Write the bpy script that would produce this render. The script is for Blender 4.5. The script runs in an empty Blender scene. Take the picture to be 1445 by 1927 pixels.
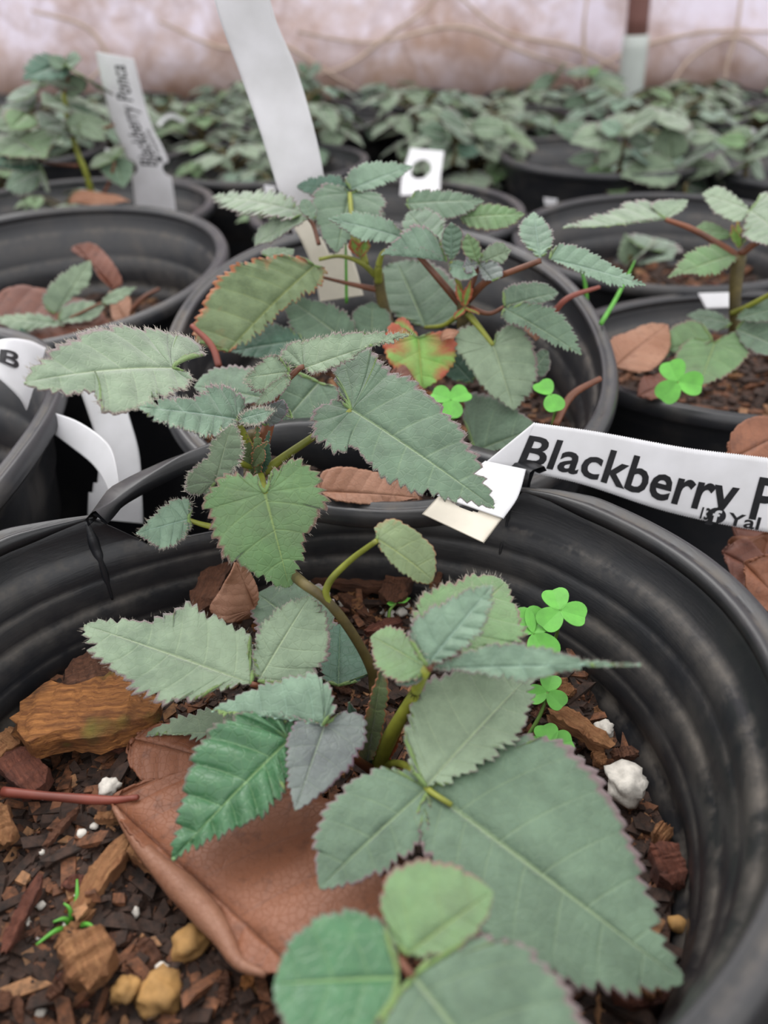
import bpy, bmesh, math, random
import numpy as np
from mathutils import Vector, Matrix, noise

# ------------------------------------------------------------------ units
S = 0.12                     # one pot radius, in metres
ZOFF = 3.15                  # camera height above the ground, in pot radii
FPX, PITCH, ROLL = 1487.1, 0.595456, -0.0122963
sc = bpy.context.scene
C = sc.collection

def W(p):                    # layout units (camera at origin) -> metres, ground at 0
    return Vector((p[0]*S, p[1]*S, (p[2]+ZOFF)*S))

# ------------------------------------------------------------------ camera
_cp, _sp = math.cos(PITCH), math.sin(PITCH)
CF = Vector((0, _cp, -_sp)); _u = Vector((0, _sp, _cp)); _x = Vector((1, 0, 0))
CX = _x*math.cos(ROLL)+_u*math.sin(ROLL); CU = -_x*math.sin(ROLL)+_u*math.cos(ROLL)
cd = bpy.data.cameras.new('camera'); cam = bpy.data.objects.new('camera', cd); C.objects.link(cam)
cd.sensor_fit = 'HORIZONTAL'; cd.sensor_width = 36; cd.lens = 36*FPX/1445
cd.clip_start = 0.005; cd.clip_end = 60
M = Matrix((CX, CU, -CF)).transposed().to_4x4(); M.translation = W((0, 0, 0)); cam.matrix_world = M
cd.dof.use_dof = True; cd.dof.focus_distance = 2.08*S; cd.dof.aperture_fstop = 12.0
sc.camera = cam
# ------------------------------------------------------------------ light
wd = bpy.data.worlds.new('world'); sc.world = wd; wd.use_nodes = True
nt = wd.node_tree; nt.nodes.clear()
o = nt.nodes.new('ShaderNodeOutputWorld'); b = nt.nodes.new('ShaderNodeBackground')
tc = nt.nodes.new('ShaderNodeTexCoord'); sx = nt.nodes.new('ShaderNodeSeparateXYZ'); cr = nt.nodes.new('ShaderNodeValToRGB')
nt.links.new(tc.outputs['Generated'], sx.inputs[0]); nt.links.new(sx.outputs['Z'], cr.inputs[0])
cr.color_ramp.elements[0].position = 0.0; cr.color_ramp.elements[0].color = (.90, .89, .90, 1)
cr.color_ramp.elements[1].position = 0.75; cr.color_ramp.elements[1].color = (1.25, 1.24, 1.24, 1)
nt.links.new(cr.outputs[0], b.inputs[0]); nt.links.new(b.outputs[0], o.inputs[0]); b.inputs[1].default_value = 1.0
ld = bpy.data.lights.new('soft_daylight', 'SUN'); lo = bpy.data.objects.new('soft_daylight', ld); C.objects.link(lo)
ld.energy = 1.3; ld.angle = 0.7; ld.color = (1, .98, .95); lo.location = (-1, 1, 3); lo.rotation_euler = (math.radians(-38), math.radians(-24), 0)
sc.view_settings.view_transform = 'Standard'; sc.view_settings.look = 'None'
sc.view_settings.gamma = 1; sc.view_settings.use_curve_mapping = False; sc.view_settings.exposure = 0.55

# ------------------------------------------------------------------ helpers
def ray(px, py): return CF+CX*((px-722.5)/FPX)-CU*((py-963.5)/FPX)
def P(q):                    # (image x, image y, depth): depth > 0 is the distance ahead, < 0 the height
    d = ray(q[0], q[1])
    return d*(q[2]/d.y) if q[2] > 0 else d*(q[2]/d.z)
def lin(c):
    f = lambda v: v/12.92 if v <= .04045 else ((v+.055)/1.055)**2.4
    return tuple(f(v/255) for v in c)+(1,)
def link(o, parent=None):
    C.objects.link(o)
    if parent:
        o.parent = parent; o.matrix_parent_inverse = Matrix.Translation(-parent.location)
    return o
def tag(o, label=None, cat=None, group=None, kind=None):
    if label: o['label'] = label
    if cat: o['category'] = cat
    if group: o['group'] = group
    if kind: o['kind'] = kind
    return o
def empty(name, p, label, cat, group=None):
    o = bpy.data.objects.new(name, None); o.location = W(p); o.empty_display_size = .01; C.objects.link(o)
    return tag(o, label, cat, group)
def mesh(name, verts, faces, mats, parent=None, uv=None, smooth=True, mi=None, raw=False):
    me = bpy.data.meshes.new(name)
    me.from_pydata([tuple(v) if raw else tuple(W(v)) for v in verts], [], faces)
    for m in (mats if isinstance(mats, (list, tuple)) else [mats]): me.materials.append(m)
    if uv is not None:
        ul = me.uv_layers.new(name='UVMap'); li = np.zeros(len(me.loops), dtype=np.int32)
        me.loops.foreach_get('vertex_index', li)
        ul.data.foreach_set('uv', np.array(uv, dtype=np.float32)[li].ravel())
    if mi: me.polygons.foreach_set('material_index', mi)
    if smooth: me.polygons.foreach_set('use_smooth', [True]*len(me.polygons))
    me.validate(); me.update()
    o = bpy.data.objects.new(name, me)
    if parent is None:
        # origin at the base of the thing
        co = np.array([v.co[:] for v in me.vertices]); c = Vector(((co[:, 0].min()+co[:, 0].max())/2, (co[:, 1].min()+co[:, 1].max())/2, co[:, 2].min()))
        me.transform(Matrix.Translation(-c)); o.location = c
    return link(o, parent)
def crom(pts, n, closed=False):
    pts = [Vector(p) for p in pts]; out = []; K = len(pts)
    if closed: ext = [pts[-1]]+pts+[pts[0], pts[1]]; segs = K
    else: ext = [pts[0]*2-pts[1]]+pts+[pts[-1]*2-pts[-2]]; segs = K-1
    for i in range(segs):
        p0, p1, p2, p3 = ext[i:i+4]
        for k in range(10):
            t = k/10; out.append(.5*((2*p1)+(p2-p0)*t+(2*p0-5*p1+4*p2-p3)*t*t+(3*p1-p0-3*p2+p3)*t**3))
    if not closed: out.append(pts[-1])
    else: out.append(out[0])
    L = [0]
    for a, c_ in zip(out, out[1:]): L.append(L[-1]+(c_-a).length)
    res = []; j = 0
    m = n if closed else n-1
    for i in range(n):
        s = L[-1]*i/m
        while j < len(L)-2 and L[j+1] < s: j += 1
        t = (s-L[j])/max(L[j+1]-L[j], 1e-9); res.append(out[j].lerp(out[j+1], min(max(t, 0), 1)))
    return res
def tube(name, pts, radii, mat, parent=None, seg=8, n=None, raw_curve=False):
    n = n or max(6, len(pts)*5); c = crom(pts, n); V = []; F = []
    rr = np.interp(np.linspace(0, 1, n), np.linspace(0, 1, len(radii)), radii)
    up = Vector((0.1, -.3, 1)).normalized(); 
    for i, p in enumerate(c):
        t = (c[min(i+1, n-1)]-c[max(i-1, 0)]).normalized(); a = t.cross(up)
        if a.length < .1: a = t.cross(Vector((1, 0, 0)))
        a.normalize(); b_ = t.cross(a)
        for k in range(seg):
            th = 2*math.pi*k/seg; V.append(p+(a*math.cos(th)+b_*math.sin(th))*rr[i])
    for i in range(n-1):
        for k in range(seg): F.append((i*seg+k, i*seg+(k+1) % seg, (i+1)*seg+(k+1) % seg, (i+1)*seg+k))
    F.append(tuple(range(seg))[::-1]); F.append(tuple((n-1)*seg+k for k in range(seg)))
    return mesh(name, V, F, mat, parent)

# ------------------------------------------------------------------ materials
class NT:
    def __init__(s, name):
        s.m = bpy.data.materials.new(name); s.m.use_nodes = True; s.t = s.m.node_tree; s.t.nodes.clear()
        s.out = s.t.nodes.new('ShaderNodeOutputMaterial')
    def n(s, kind, **kw):
        x = s.t.nodes.new('ShaderNode'+kind)
        for k, v in kw.items():
            if k.startswith('i_'):
                key = k[2:].replace('_', ' ')
                x.inputs[int(key) if key.isdigit() else key].default_value = v
            else: setattr(x, k, v)
        return x
    def l(s, a, b): s.t.links.new(a, b)
    def math(s, op, a, b=None, c=None, clamp=False):
        x = s.n('Math', operation=op, use_clamp=clamp)
        for i, v in enumerate((a, b, c)):
            if v is None: continue
            if isinstance(v, (int, float)): x.inputs[i].default_value = v
            else: s.l(v, x.inputs[i])
        return x.outputs[0]
    def mix(s, fac, a, b):
        x = s.n('Mix', data_type='RGBA')
        for i, v in ((0, fac), (6, a), (7, b)):
            if isinstance(v, (int, float)): x.inputs[i].default_value = v
            elif isinstance(v, tuple): x.inputs[i].default_value = v
            else: s.l(v, x.inputs[i])
        return x.outputs[2]
    def noise(s, scale, detail=3, rough=.5, vec=None, dist=0):
        x = s.n('TexNoise', i_Scale=scale, i_Detail=detail, i_Roughness=rough, i_Distortion=dist)
        if vec is not None: s.l(vec, x.inputs['Vector'])
        return x.outputs[0]
    def ramp(s, v, a, b, lo=0., hi=1.):
        x = s.n('MapRange', i_1=a, i_2=b, i_3=lo, i_4=hi); s.l(v, x.inputs[0]); return x.outputs[0]
    def bump(s, h, strength=.3, dist=.001, base=None):
        x = s.n('Bump', i_Strength=strength, i_Distance=dist); s.l(h, x.inputs['Height'])
        if base is not None: s.l(base, x.inputs['Normal'])
        return x.outputs[0]
    def pos(s): return s.n('NewGeometry').outputs['Position']
    def obj(s, sc_=(1, 1, 1)):
        t = s.n('TexCoord'); m = s.n('Mapping'); m.inputs['Scale'].default_value = sc_; s.l(t.outputs['Object'], m.inputs[0]); return m.outputs[0]

def leaf_mat(name, base, alt, edge, vein, rough=.6, sheen=.25, under=False, brown=None, brown_amt=.0, net=.5, transl=.0):
    t = NT(name); uv = t.n('UVMap').outputs[0]; s = t.n('SeparateXYZ'); t.l(uv, s.inputs[0]); sx_, ty = s.outputs[0], s.outputs[1]
    ob = t.obj()
    n1 = t.noise(38, 3, .55, ob); n2 = t.noise(160, 4, .6, ob)
    col = t.mix(t.ramp(n1, .38, .62), lin(base), lin(alt))
    col = t.mix(t.ramp(n2, .35, .7, 0, .38), col, lin(tuple(min(255, c*1.25+12) for c in base)))
    if brown is not None:
        bf = t.math('MULTIPLY', t.ramp(t.noise(30, 4, .6, ob, .4), .62-brown_amt*.25, .70-brown_amt*.25), t.ramp(ty, .15, .75))
        col = t.mix(bf, col, lin(brown))
    # veins: lateral at whole numbers of u, midrib at v = 0
    fr = t.math('FRACT', t.math('ADD', sx_, .5)); dv = t.math('ABSOLUTE', t.math('SUBTRACT', fr, .5))
    lat = t.ramp(dv, .0, .045, 1, 0); lat = t.math('MULTIPLY', lat, t.ramp(ty, .5, 1, .8, .1))
    mid = t.ramp(ty, .012, .034, 1, 0)
    vor = t.n('TexVoronoi', feature='DISTANCE_TO_EDGE', i_Scale=420.0); t.l(ob, vor.inputs['Vector'])
    netf = t.ramp(vor.outputs['Distance'], 0, .09, 1, 0)
    vf = t.math('MAXIMUM', t.math('MULTIPLY', lat, .38), mid); 
    col = t.mix(t.math('MULTIPLY', netf, .16*net), col, lin(vein))
    col = t.mix(t.math('MULTIPLY', vf, .75), col, lin(vein))
    ed = t.math('MULTIPLY', t.ramp(t.math('ADD', ty, t.ramp(n1, .3, .7, -.05, .05)), .93, .985), .8)
    col = t.mix(ed, col, lin(edge))
    h = t.math('ADD', t.math('MULTIPLY', netf, -.5*net), t.math('MULTIPLY', lat, -.5)); h = t.math('ADD', h, t.math('MULTIPLY', n2, .5))
    if under: h = t.math('MULTIPLY', h, -1.)
    bs = t.n('BsdfPrincipled', i_Roughness=rough); t.l(col, bs.inputs['Base Color']); bs.inputs['Sheen Weight'].default_value = sheen
    bs.inputs['Sheen Roughness'].default_value = .45; bs.inputs['Specular IOR Level'].default_value = .42
    t.l(t.bump(h, .55, .0006), bs.inputs['Normal'])
    tr = t.n('BsdfTranslucent'); t.l(col, tr.inputs['Color']); mx = t.n('MixShader', i_0=transl)
    t.l(bs.outputs[0], mx.inputs[1]); t.l(tr.outputs[0], mx.inputs[2]); t.l(mx.outputs[0], t.out.inputs[0])
    return t.m
EDGE = (118, 92, 98)
LM = {
 'sage':  leaf_mat('leaf_sage', (113, 130, 106), (89, 108, 86), EDGE, (158, 176, 138), .62, .4),
 'teal':  leaf_mat('leaf_teal', (84, 106, 85), (66, 87, 68), EDGE, (136, 158, 118), .58, .35),
 'blue':  leaf_mat('leaf_blue', (101, 125, 104), (76, 99, 81), EDGE, (136, 166, 150), .5, .35),
 'deep':  leaf_mat('leaf_deep', (62, 92, 76), (50, 80, 62), (86, 62, 60), (96, 124, 92), .5, .2),
 'fresh': leaf_mat('leaf_fresh', (86, 117, 74), (91, 113, 79), (124, 84, 84), (138, 160, 96), .6, .3),
 'gloss': leaf_mat('leaf_gloss', (54, 95, 61), (64, 101, 71), (110, 96, 92), (140, 172, 118), .3, .1),
 'purple': leaf_mat('leaf_purple', (91, 100, 95), (72, 77, 79), (108, 76, 92), (132, 146, 124), .5, .35),
 'olive': leaf_mat('leaf_olive', (97, 113, 78), (77, 94, 60), (158, 84, 48), (148, 160, 96), .55, .25, brown=(160, 96, 62), brown_amt=.35),
 'rust':  leaf_mat('leaf_rust', (98, 142, 60), (120, 146, 74), (170, 76, 44), (150, 162, 80), .5, .15, brown=(150, 72, 48), brown_amt=.9),
 'under': leaf_mat('leaf_under', (96, 120, 66), (84, 110, 56), EDGE, (136, 152, 92), .6, .2, under=True),
 'clover': leaf_mat('leaf_clover', (112, 186, 74), (104, 178, 66), (112, 180, 74), (124, 192, 88), .5, .05, net=0),
}
def dead_mat(name, a, b_, c_):
    t = NT(name); ob = t.obj(); uv = t.n('UVMap').outputs[0]; s = t.n('SeparateXYZ'); t.l(uv, s.inputs[0])
    fr = t.math('FRACT', t.math('ADD', s.outputs[0], .5)); dv = t.math('ABSOLUTE', t.math('SUBTRACT', fr, .5))
    lat = t.math('MAXIMUM', t.ramp(dv, 0, .04, .6, 0), t.ramp(s.outputs[1], .01, .03, 1, 0))
    vor = t.n('TexVoronoi', feature='DISTANCE_TO_EDGE', i_Scale=520.0); t.l(ob, vor.inputs['Vector'])
    nf = t.ramp(vor.outputs['Distance'], 0, .06, 1, 0); n1 = t.noise(45, 4, .6, ob); n2 = t.noise(210, 3, .6, ob)
    col = t.mix(t.ramp(n1, .35, .65), lin(a), lin(b_)); col = t.mix(t.ramp(n2, .55, .75, 0, .6), col, lin(c_))
    col = t.mix(t.math('MULTIPLY', nf, .10), col, lin(c_)); col = t.mix(t.math('MULTIPLY', lat, .4), col, lin(c_))
    bs = t.n('BsdfPrincipled', i_Roughness=.55); t.l(col, bs.inputs['Base Color'])
    h = t.math('SUBTRACT', n2, t.math('MULTIPLY', nf, .25)); t.l(t.bump(h, .5, .0006), bs.inputs['Normal']); t.l(bs.outputs[0], t.out.inputs[0])
    return t.m
DM = {'red': dead_mat('dead_leaf_red', (116, 70, 46), (136, 86, 60), (74, 42, 30)),
      'tan': dead_mat('dead_leaf_tan', (146, 102, 78), (164, 122, 98), (110, 66, 46)),
      'dark': dead_mat('dead_leaf_dark', (96, 56, 44), (120, 72, 54), (54, 32, 26))}
def wood_mat(name, a, b_, c_, moss=False):
    t = NT(name); ob = t.obj((110, 800, 800)); n1 = t.noise(1.0, 5, .7, ob, .4); n2 = t.noise(55, 3, .6, t.obj())
    col = t.mix(t.ramp(n1, .38, .62), lin(a), lin(b_)); col = t.mix(t.ramp(n2, .52, .68, 0, .85), col, lin(c_))
    if moss: col = t.mix(t.ramp(t.noise(60, 2, .5, t.obj()), .6, .7, 0, .6), col, lin((120, 118, 40)))
    bs = t.n('BsdfPrincipled', i_Roughness=.8); t.l(col, bs.inputs['Base Color']); t.l(t.bump(n1, 1., .0018), bs.inputs['Normal']); t.l(bs.outputs[0], t.out.inputs[0]); return t.m
WM = {'gold': wood_mat('bark_golden', (170, 112, 58), (120, 72, 34), (78, 46, 26), True),
      'brown': wood_mat('bark_brown', (112, 72, 50), (82, 50, 34), (48, 30, 22)),
      'red': wood_mat('bark_red', (116, 66, 48), (88, 48, 36), (52, 30, 26)),
      'pale': wood_mat('wood_pale', (162, 116, 76), (136, 90, 56), (122, 76, 46))}
def plastic(name='black_nursery_plastic', base=(.013, .014, .017, 1), dust=.12):
    t = NT(name); ob = t.obj(); p = t.pos()
    n1 = t.noise(28, 5, .65, ob, .3); n2 = t.noise(700, 2, .5, t.obj((.25, .25, 2.2))); n3 = t.noise(9, 2, .5, ob)
    d = t.math('MULTIPLY', t.ramp(n1, .5, .78), t.ramp(n3, .4, .65))
    uv = t.n('UVMap').outputs[0]; s = t.n('SeparateXYZ'); t.l(uv, s.inputs[0])
    ridge = t.math('MULTIPLY', s.outputs[1], t.ramp(t.noise(60, 4, .7, ob), .42, .7))
    f = t.math('ADD', t.math('MULTIPLY', d, dust), t.math('MULTIPLY', ridge, .42), clamp=True)
    col = t.mix(f, base, lin((146, 136, 124)))
    bs = t.n('BsdfPrincipled'); t.l(col, bs.inputs['Base Color']); t.l(t.ramp(f, 0, .4, .36, .8), bs.inputs['Roughness'])
    bs.inputs['Specular IOR Level'].default_value = .55
    t.l(t.bump(n2, .10, .0005, t.bump(n1, .14, .002)), bs.inputs['Normal']); t.l(bs.outputs[0], t.out.inputs[0]); return t.m
PLASTIC = plastic(); PLASTIC2 = plastic('weathered_nursery_plastic', (.023, .024, .028, 1), .32)
def simple(name, c, rough=.5, var=0, scale=50, bump=0, spec=.5):
    t = NT(name); bs = t.n('BsdfPrincipled', i_Roughness=rough); bs.inputs['Specular IOR Level'].default_value = spec
    n1 = t.noise(scale, 4, .6, t.obj()); c1 = lin(c); c2 = lin(tuple(max(0, v*(1-var)) for v in c))
    t.l(t.mix(t.ramp(n1, .35, .65), c1, c2), bs.inputs['Base Color'])
    if bump: t.l(t.bump(n1, bump, .001), bs.inputs['Normal'])
    t.l(bs.outputs[0], t.out.inputs[0]); return t.m
def tagmat():
    t = NT('tag_white'); bs = t.n('BsdfPrincipled', i_Roughness=.42); tr = t.n('BsdfTranslucent'); mx = t.n('MixShader', i_0=.30)
    col = t.mix(t.ramp(t.noise(60, 3, .5, t.obj()), .35, .7), lin((244, 244, 247)), lin((232, 232, 234)))
    t.l(col, bs.inputs['Base Color']); t.l(col, tr.inputs['Color']); t.l(bs.outputs[0], mx.inputs[1]); t.l(tr.outputs[0], mx.inputs[2]); t.l(mx.outputs[0], t.out.inputs[0]); return t.m
TAGM = tagmat(); TAGC = simple('tag_cream', (226, 218, 202), .5, .05, 80)
INK = simple('tag_ink', (34, 34, 38), .35, .3, 300)
STEM = simple('stem_green', (140, 146, 52), .5, .3, 60, .2); STEMR = simple('stem_red', (122, 72, 48), .5, .3, 60, .2); STEMB = simple('stem_brown', (96, 84, 44), .6, .4, 90, .3)
THIN = simple('stem_thin', (110, 150, 66), .5, .2)
PERL = simple('perlite_white', (222, 216, 206), .85, .15, 300, .6); PEBB = simple('pebble_ochre', (186, 142, 84), .8, .3, 90, .5)
HAIR = simple('leaf_hair', (188, 182, 170), .6)
def soil_mat():
    t = NT('potting_mix'); ob = t.obj(); v = t.n('TexVoronoi', i_Scale=230.0); t.l(ob, v.inputs['Vector']); n1 = t.noise(60, 6, .7, ob); n2 = t.noise(400, 3, .6, ob)
    col = t.mix(t.ramp(n1, .38, .62), lin((42, 30, 26)), lin((84, 58, 44))); col = t.mix(t.ramp(n2, .55, .75, 0, .7), col, lin((112, 80, 58)))
    bs = t.n('BsdfPrincipled', i_Roughness=.85); t.l(col, bs.inputs['Base Color'])
    h = t.math('ADD', t.math('MULTIPLY', n1, 1.2), t.math('ADD', n2, v.outputs['Distance'])); t.l(t.bump(h, 1, .002), bs.inputs['Normal']); t.l(bs.outputs[0], t.out.inputs[0]); return t.m
SOIL = soil_mat(); CRUMB = [simple('crumb_dark', (66, 46, 36), .85, .5, 400, .6), simple('crumb_brown', (128, 82, 54), .8, .5, 400, .6), simple('crumb_pale', (168, 122, 84), .8, .4, 400, .6)]

# ------------------------------------------------------------------ setting
gm = simple('ground_cloth', (26, 26, 28), .9, .3, 30)
g = mesh('floor', [(-34, -10, -3.15), (34, -10, -3.15), (34, 40, -3.15), (-34, 40, -3.15)], [(0, 1, 2, 3)], gm); tag(g, kind='structure')
def film():
    t = NT('greenhouse_film'); p = t.pos(); s = t.n('SeparateXYZ'); t.l(p, s.inputs[0]); z = s.outputs[2]
    n1 = t.noise(5.5, 3, .55, p, .6); n2 = t.noise(18, 4, .6, p, 1.5)
    lo_ = t.math('SUBTRACT', 1, t.math('DIVIDE', t.math('SUBTRACT', z, .185), .15), clamp=True)
    f = t.math('MULTIPLY', t.ramp(t.math('ADD', n1, t.math('MULTIPLY', n2, .5)), .66, 1.0), 1.0)
    f = t.math('ADD', t.math('MULTIPLY', f, .7), t.math('MULTIPLY', t.math('MULTIPLY', lo_, lo_), .7), clamp=True)
    col = t.mix(f, lin((246, 240, 250)), lin((202, 168, 144)))
    for scale, amt, w in ((8., .30, .10), (20.0, .22, .12)):
        m = t.n('Mapping'); m.inputs['Scale'].default_value = (1, 1, 1.5); m.inputs['Location'].default_value = (scale, 0, .3*scale)
        t.l(p, m.inputs[0]); nz = t.n('TexNoise', i_Scale=scale*.8, i_Detail=2.0); t.l(p, nz.inputs['Vector'])
        mx = t.n('Mix', data_type='RGBA'); mx.inputs[0].default_value = .35; t.l(m.outputs[0], mx.inputs[6]); t.l(nz.outputs['Color'], mx.inputs[7])
        v = t.n('TexVoronoi', feature='DISTANCE_TO_EDGE', i_Scale=scale); t.l(mx.outputs[2], v.inputs['Vector'])
        lf = t.math('MULTIPLY', t.ramp(v.outputs['Distance'], 0, w, 1, 0), t.ramp(n1, .35, .6, .15, 1))
        col = t.mix(t.math('MULTIPLY', lf, amt), col, lin((158, 116, 94)))
    bs = t.n('BsdfPrincipled', i_Roughness=.6); t.l(col, bs.inputs['Base Color']); tr = t.n('BsdfTranslucent'); t.l(col, tr.inputs[0])
    mx = t.n('MixShader', i_0=.35); t.l(bs.outputs[0], mx.inputs[1]); t.l(tr.outputs[0], mx.inputs[2]); t.l(mx.outputs[0], t.out.inputs[0]); return t.m
FILM = film(); YW = 13.6
V = []; F = []; nx = 90
for i in range(nx+1):
    for k in range(13):
        x = -22+44*i/nx; z = -1.62+10*k/12
        V.append((x, YW+.12*math.sin(x*.9+z*.4)+.05*math.sin(x*3+z), z))
for i in range(nx):
    for k in range(12): a = i*13+k; F.append((a, a+13, a+14, a+1))
w = mesh('wall_back', V, F, FILM); tag(w, kind='structure'); w.modifiers.new('s', 'SOLIDIFY').thickness = .0006
bxv = [(x, y, z) for x in (-22, 22) for y in (YW-.25, YW+.15) for z in (-3.15, -1.57)]
BF = [(0, 1, 3, 2), (4, 6, 7, 5), (0, 4, 5, 1), (2, 3, 7, 6), (0, 2, 6, 4), (1, 5, 7, 3)]
k = mesh('baseboard_back', bxv, BF, simple('black_edging', (24, 22, 26), .8, .2), smooth=False); tag(k, kind='structure')
# hoop post
pa, pb, pc = P((1209, -60, 12.6)), P((1197, 68, 12.6)), P((1172, 330, 12.6))
po = empty('hoop_post', P((1160, 400, 12.6)), 'grey metal hoop post with a brown upper tube before the plastic wall', 'post')
pb2 = P((1160, 400, 12.6)); pb2.z = -3.15
top = pa+(pa-pb)*3
tube('upper_tube', [pb, (pb+top)/2, top], [.145, .145, .145], simple('rusty_brown_tube', (112, 74, 68), .6, .25, 8), po, 16)
tube('lower_sleeve', [pb2, (pb+pb2)/2, pb+(pa-pb)*.02], [.175, .175, .175], simple('galvanised_grey', (178, 184, 180), .45, .1, 8), po, 16)
# dry vines against the film
VINE = simple('dry_vine', (208, 184, 168), .8, .2, 10)
rv = random.Random(5)
for i, pts in enumerate([[(560, 60), (700, 80), (860, 50), (990, 100), (1090, 130), (1160, 150)], [(1080, 150), (1200, 90), (1330, 60), (1460, 60)],
                         [(860, -10), (950, 60), (1080, 90), (1180, 140), (1220, 180)], [(1395, -10), (1385, 60), (1368, 120), (1360, 185)],
                         [(600, 140), (660, 120), (740, 60), (800, 20), (830, -20)], [(1105, -10), (1098, 60), (1102, 140), (1100, 180)],
                         [(1250, 180), (1300, 110), (1380, 70), (1460, 110)], [(60, 20), (160, 50), (200, 110), (150, 170)],
                         [(300, 40), (420, 90), (520, 80), (640, 150), (700, 185)]]):
    v_ = tube('dry_vine', [P((x, y, YW-.22)) for x, y in pts], [.018, .03, .016], VINE, None, 6, 30)
    tag(v_, 'dry tan vine stem trailing over the back plastic wall', 'vine', 'dry vines on the plastic wall')

# ------------------------------------------------------------------ pots
def pot(c, H, label, tilt=(0, 0), rfun=None, group=None, N=96, lip=True, wall_top=None, rim_range=None, parent_name='nursery_pot', mat=None):
    mat = mat or PLASTIC2
    """c: centre of the rim plane; H: pot height; rfun(theta) -> radius"""
    rfun = rfun or (lambda a: 1.0)
    n = Vector((tilt[0], tilt[1], 1)).normalized(); e1 = Vector((0, 1, 0)).cross(n).normalized(); e2 = n.cross(e1); c = Vector(c)
    root = empty(parent_name, (c.x, c.y, c.z-H), label, 'pot', group)
    def ringpt(th, r, dz, R):
        k = min(1, -dz/.8) if dz < 0 else 0        # squashed rim relaxes to a round pot below
        rr = R*(1-k)+1*k
        tw = max(0, 1+dz/H) if dz < 0 else 1
        q = c+(e1*math.cos(th)+e2*math.sin(th))*(rr*r)
        q = q+n*dz*tw+Vector((0, 0, 1))*dz*(1-tw)
        return q
    # inner, then outer wall profile: radius, depth, dust mark
    prof_in = [(.945, -.02, 0), (.938, -.05, 0), (.932, -.105, .1), (.918, -.125, 1), (.902, -.138, .4), (.899, -.19, 0), (.894, -.205, .5), (.886, -.215, .1), (.884, -.262, .1), (.876, -.282, .9), (.862, -.296, .3), (.860, -.35, 0), (.856, -.362, .4), (.851, -.37, .1), (.850, -.415, .1), (.856, -.43, .9), (.850, -.455, .9), (.838, -.468, .4), (.828, -.50, .1), (.822, -.60, 0), (.80, -.9, 0), (.76, -1.3, 0), (.72, -(H-.04), 0), (.0, -(H-.04), 0)]
    if mat is PLASTIC2:
        prof_in = [q for q in prof_in if q[1] not in (-.19, -.205, -.215, -.35, -.362, -.37)]
    prof_out = [(0.0, -H, 0), (.74, -H, 0), (.78, -1.3, 0), (.82, -.9, 0), (.850, -.56, 0), (.862, -.48, .3), (.885, -.45, .3), (.895, -.30, 0), (.91, -.27, .2), (.918, -.15, 0), (.94, -.12, .2), (.957, -.06, 0), (.960, -.02, 0)]
    prof = prof_in[::-1]+[(.952, -.012, .2)]+prof_out[::-1]
    V = []; UV = []; F = []; K = len(prof)
    for i in range(N):
        th = 2*math.pi*i/N; R = rfun(th); wt = wall_top(th) if wall_top else 0
        for r, dz, du in prof:
            if wt and dz > wt: dz2 = wt+(dz-wt)*.02; r2 = np.interp(-wt, [.02, .12, .135, .3, .45], [.94, .925, .905, .876, .86])+(r-.945 if r > .945 else 0)*.6
            else: dz2, r2 = dz, r
            V.append(ringpt(th, r2, dz2, R)); UV.append((i/N, du))
    for i in range(N):
        for j in range(K-1):
            a = i*K+j; b_ = ((i+1) % N)*K+j; F.append((a, b_, b_+1, a+1))
    mesh('pot_wall', V, F, mat, root, UV)
    # rolled lip
    sec = [(.94, -.035), (.932, -.012), (.938, .004), (.950, .008), (.960, .001), (.968, .001), (.980, .012), (.994, .008), (1.004, -.018), (1.004, -.04), (.996, -.055), (.985, -.058), (.98, -.045), (.965, -.03)]
    V = []; F = []; UV = []; K = len(sec); a0, a1 = rim_range or (0, 2*math.pi); closed = rim_range is None; NN = N if closed else N
    for i in range(NN+(0 if closed else 1)):
        th = a0+(a1-a0)*i/NN; R = rfun(th)
        kk = 1 if closed else min(1, .25+min(i, NN-i)/14)
        for j, (r, dz) in enumerate(sec): V.append(ringpt(th, .952+(r-.952)*kk, -.02+(dz+.02)*kk, R)); UV.append((i/N, .8 if j in (4, 5) else .08))
    for i in range(NN):
        i2 = (i+1) % NN if closed else i+1
        for j in range(K): F.append((i*K+j, i*K+(j+1) % K, i2*K+(j+1) % K, i2*K+j))
    if not closed: F.append(tuple(range(K))); F.append(tuple(NN*K+j for j in range(K))[::-1])
    mesh('rim', V, F, mat, root, UV)
    root['_'] = 0; del root['_']
    return root, ringpt
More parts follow.
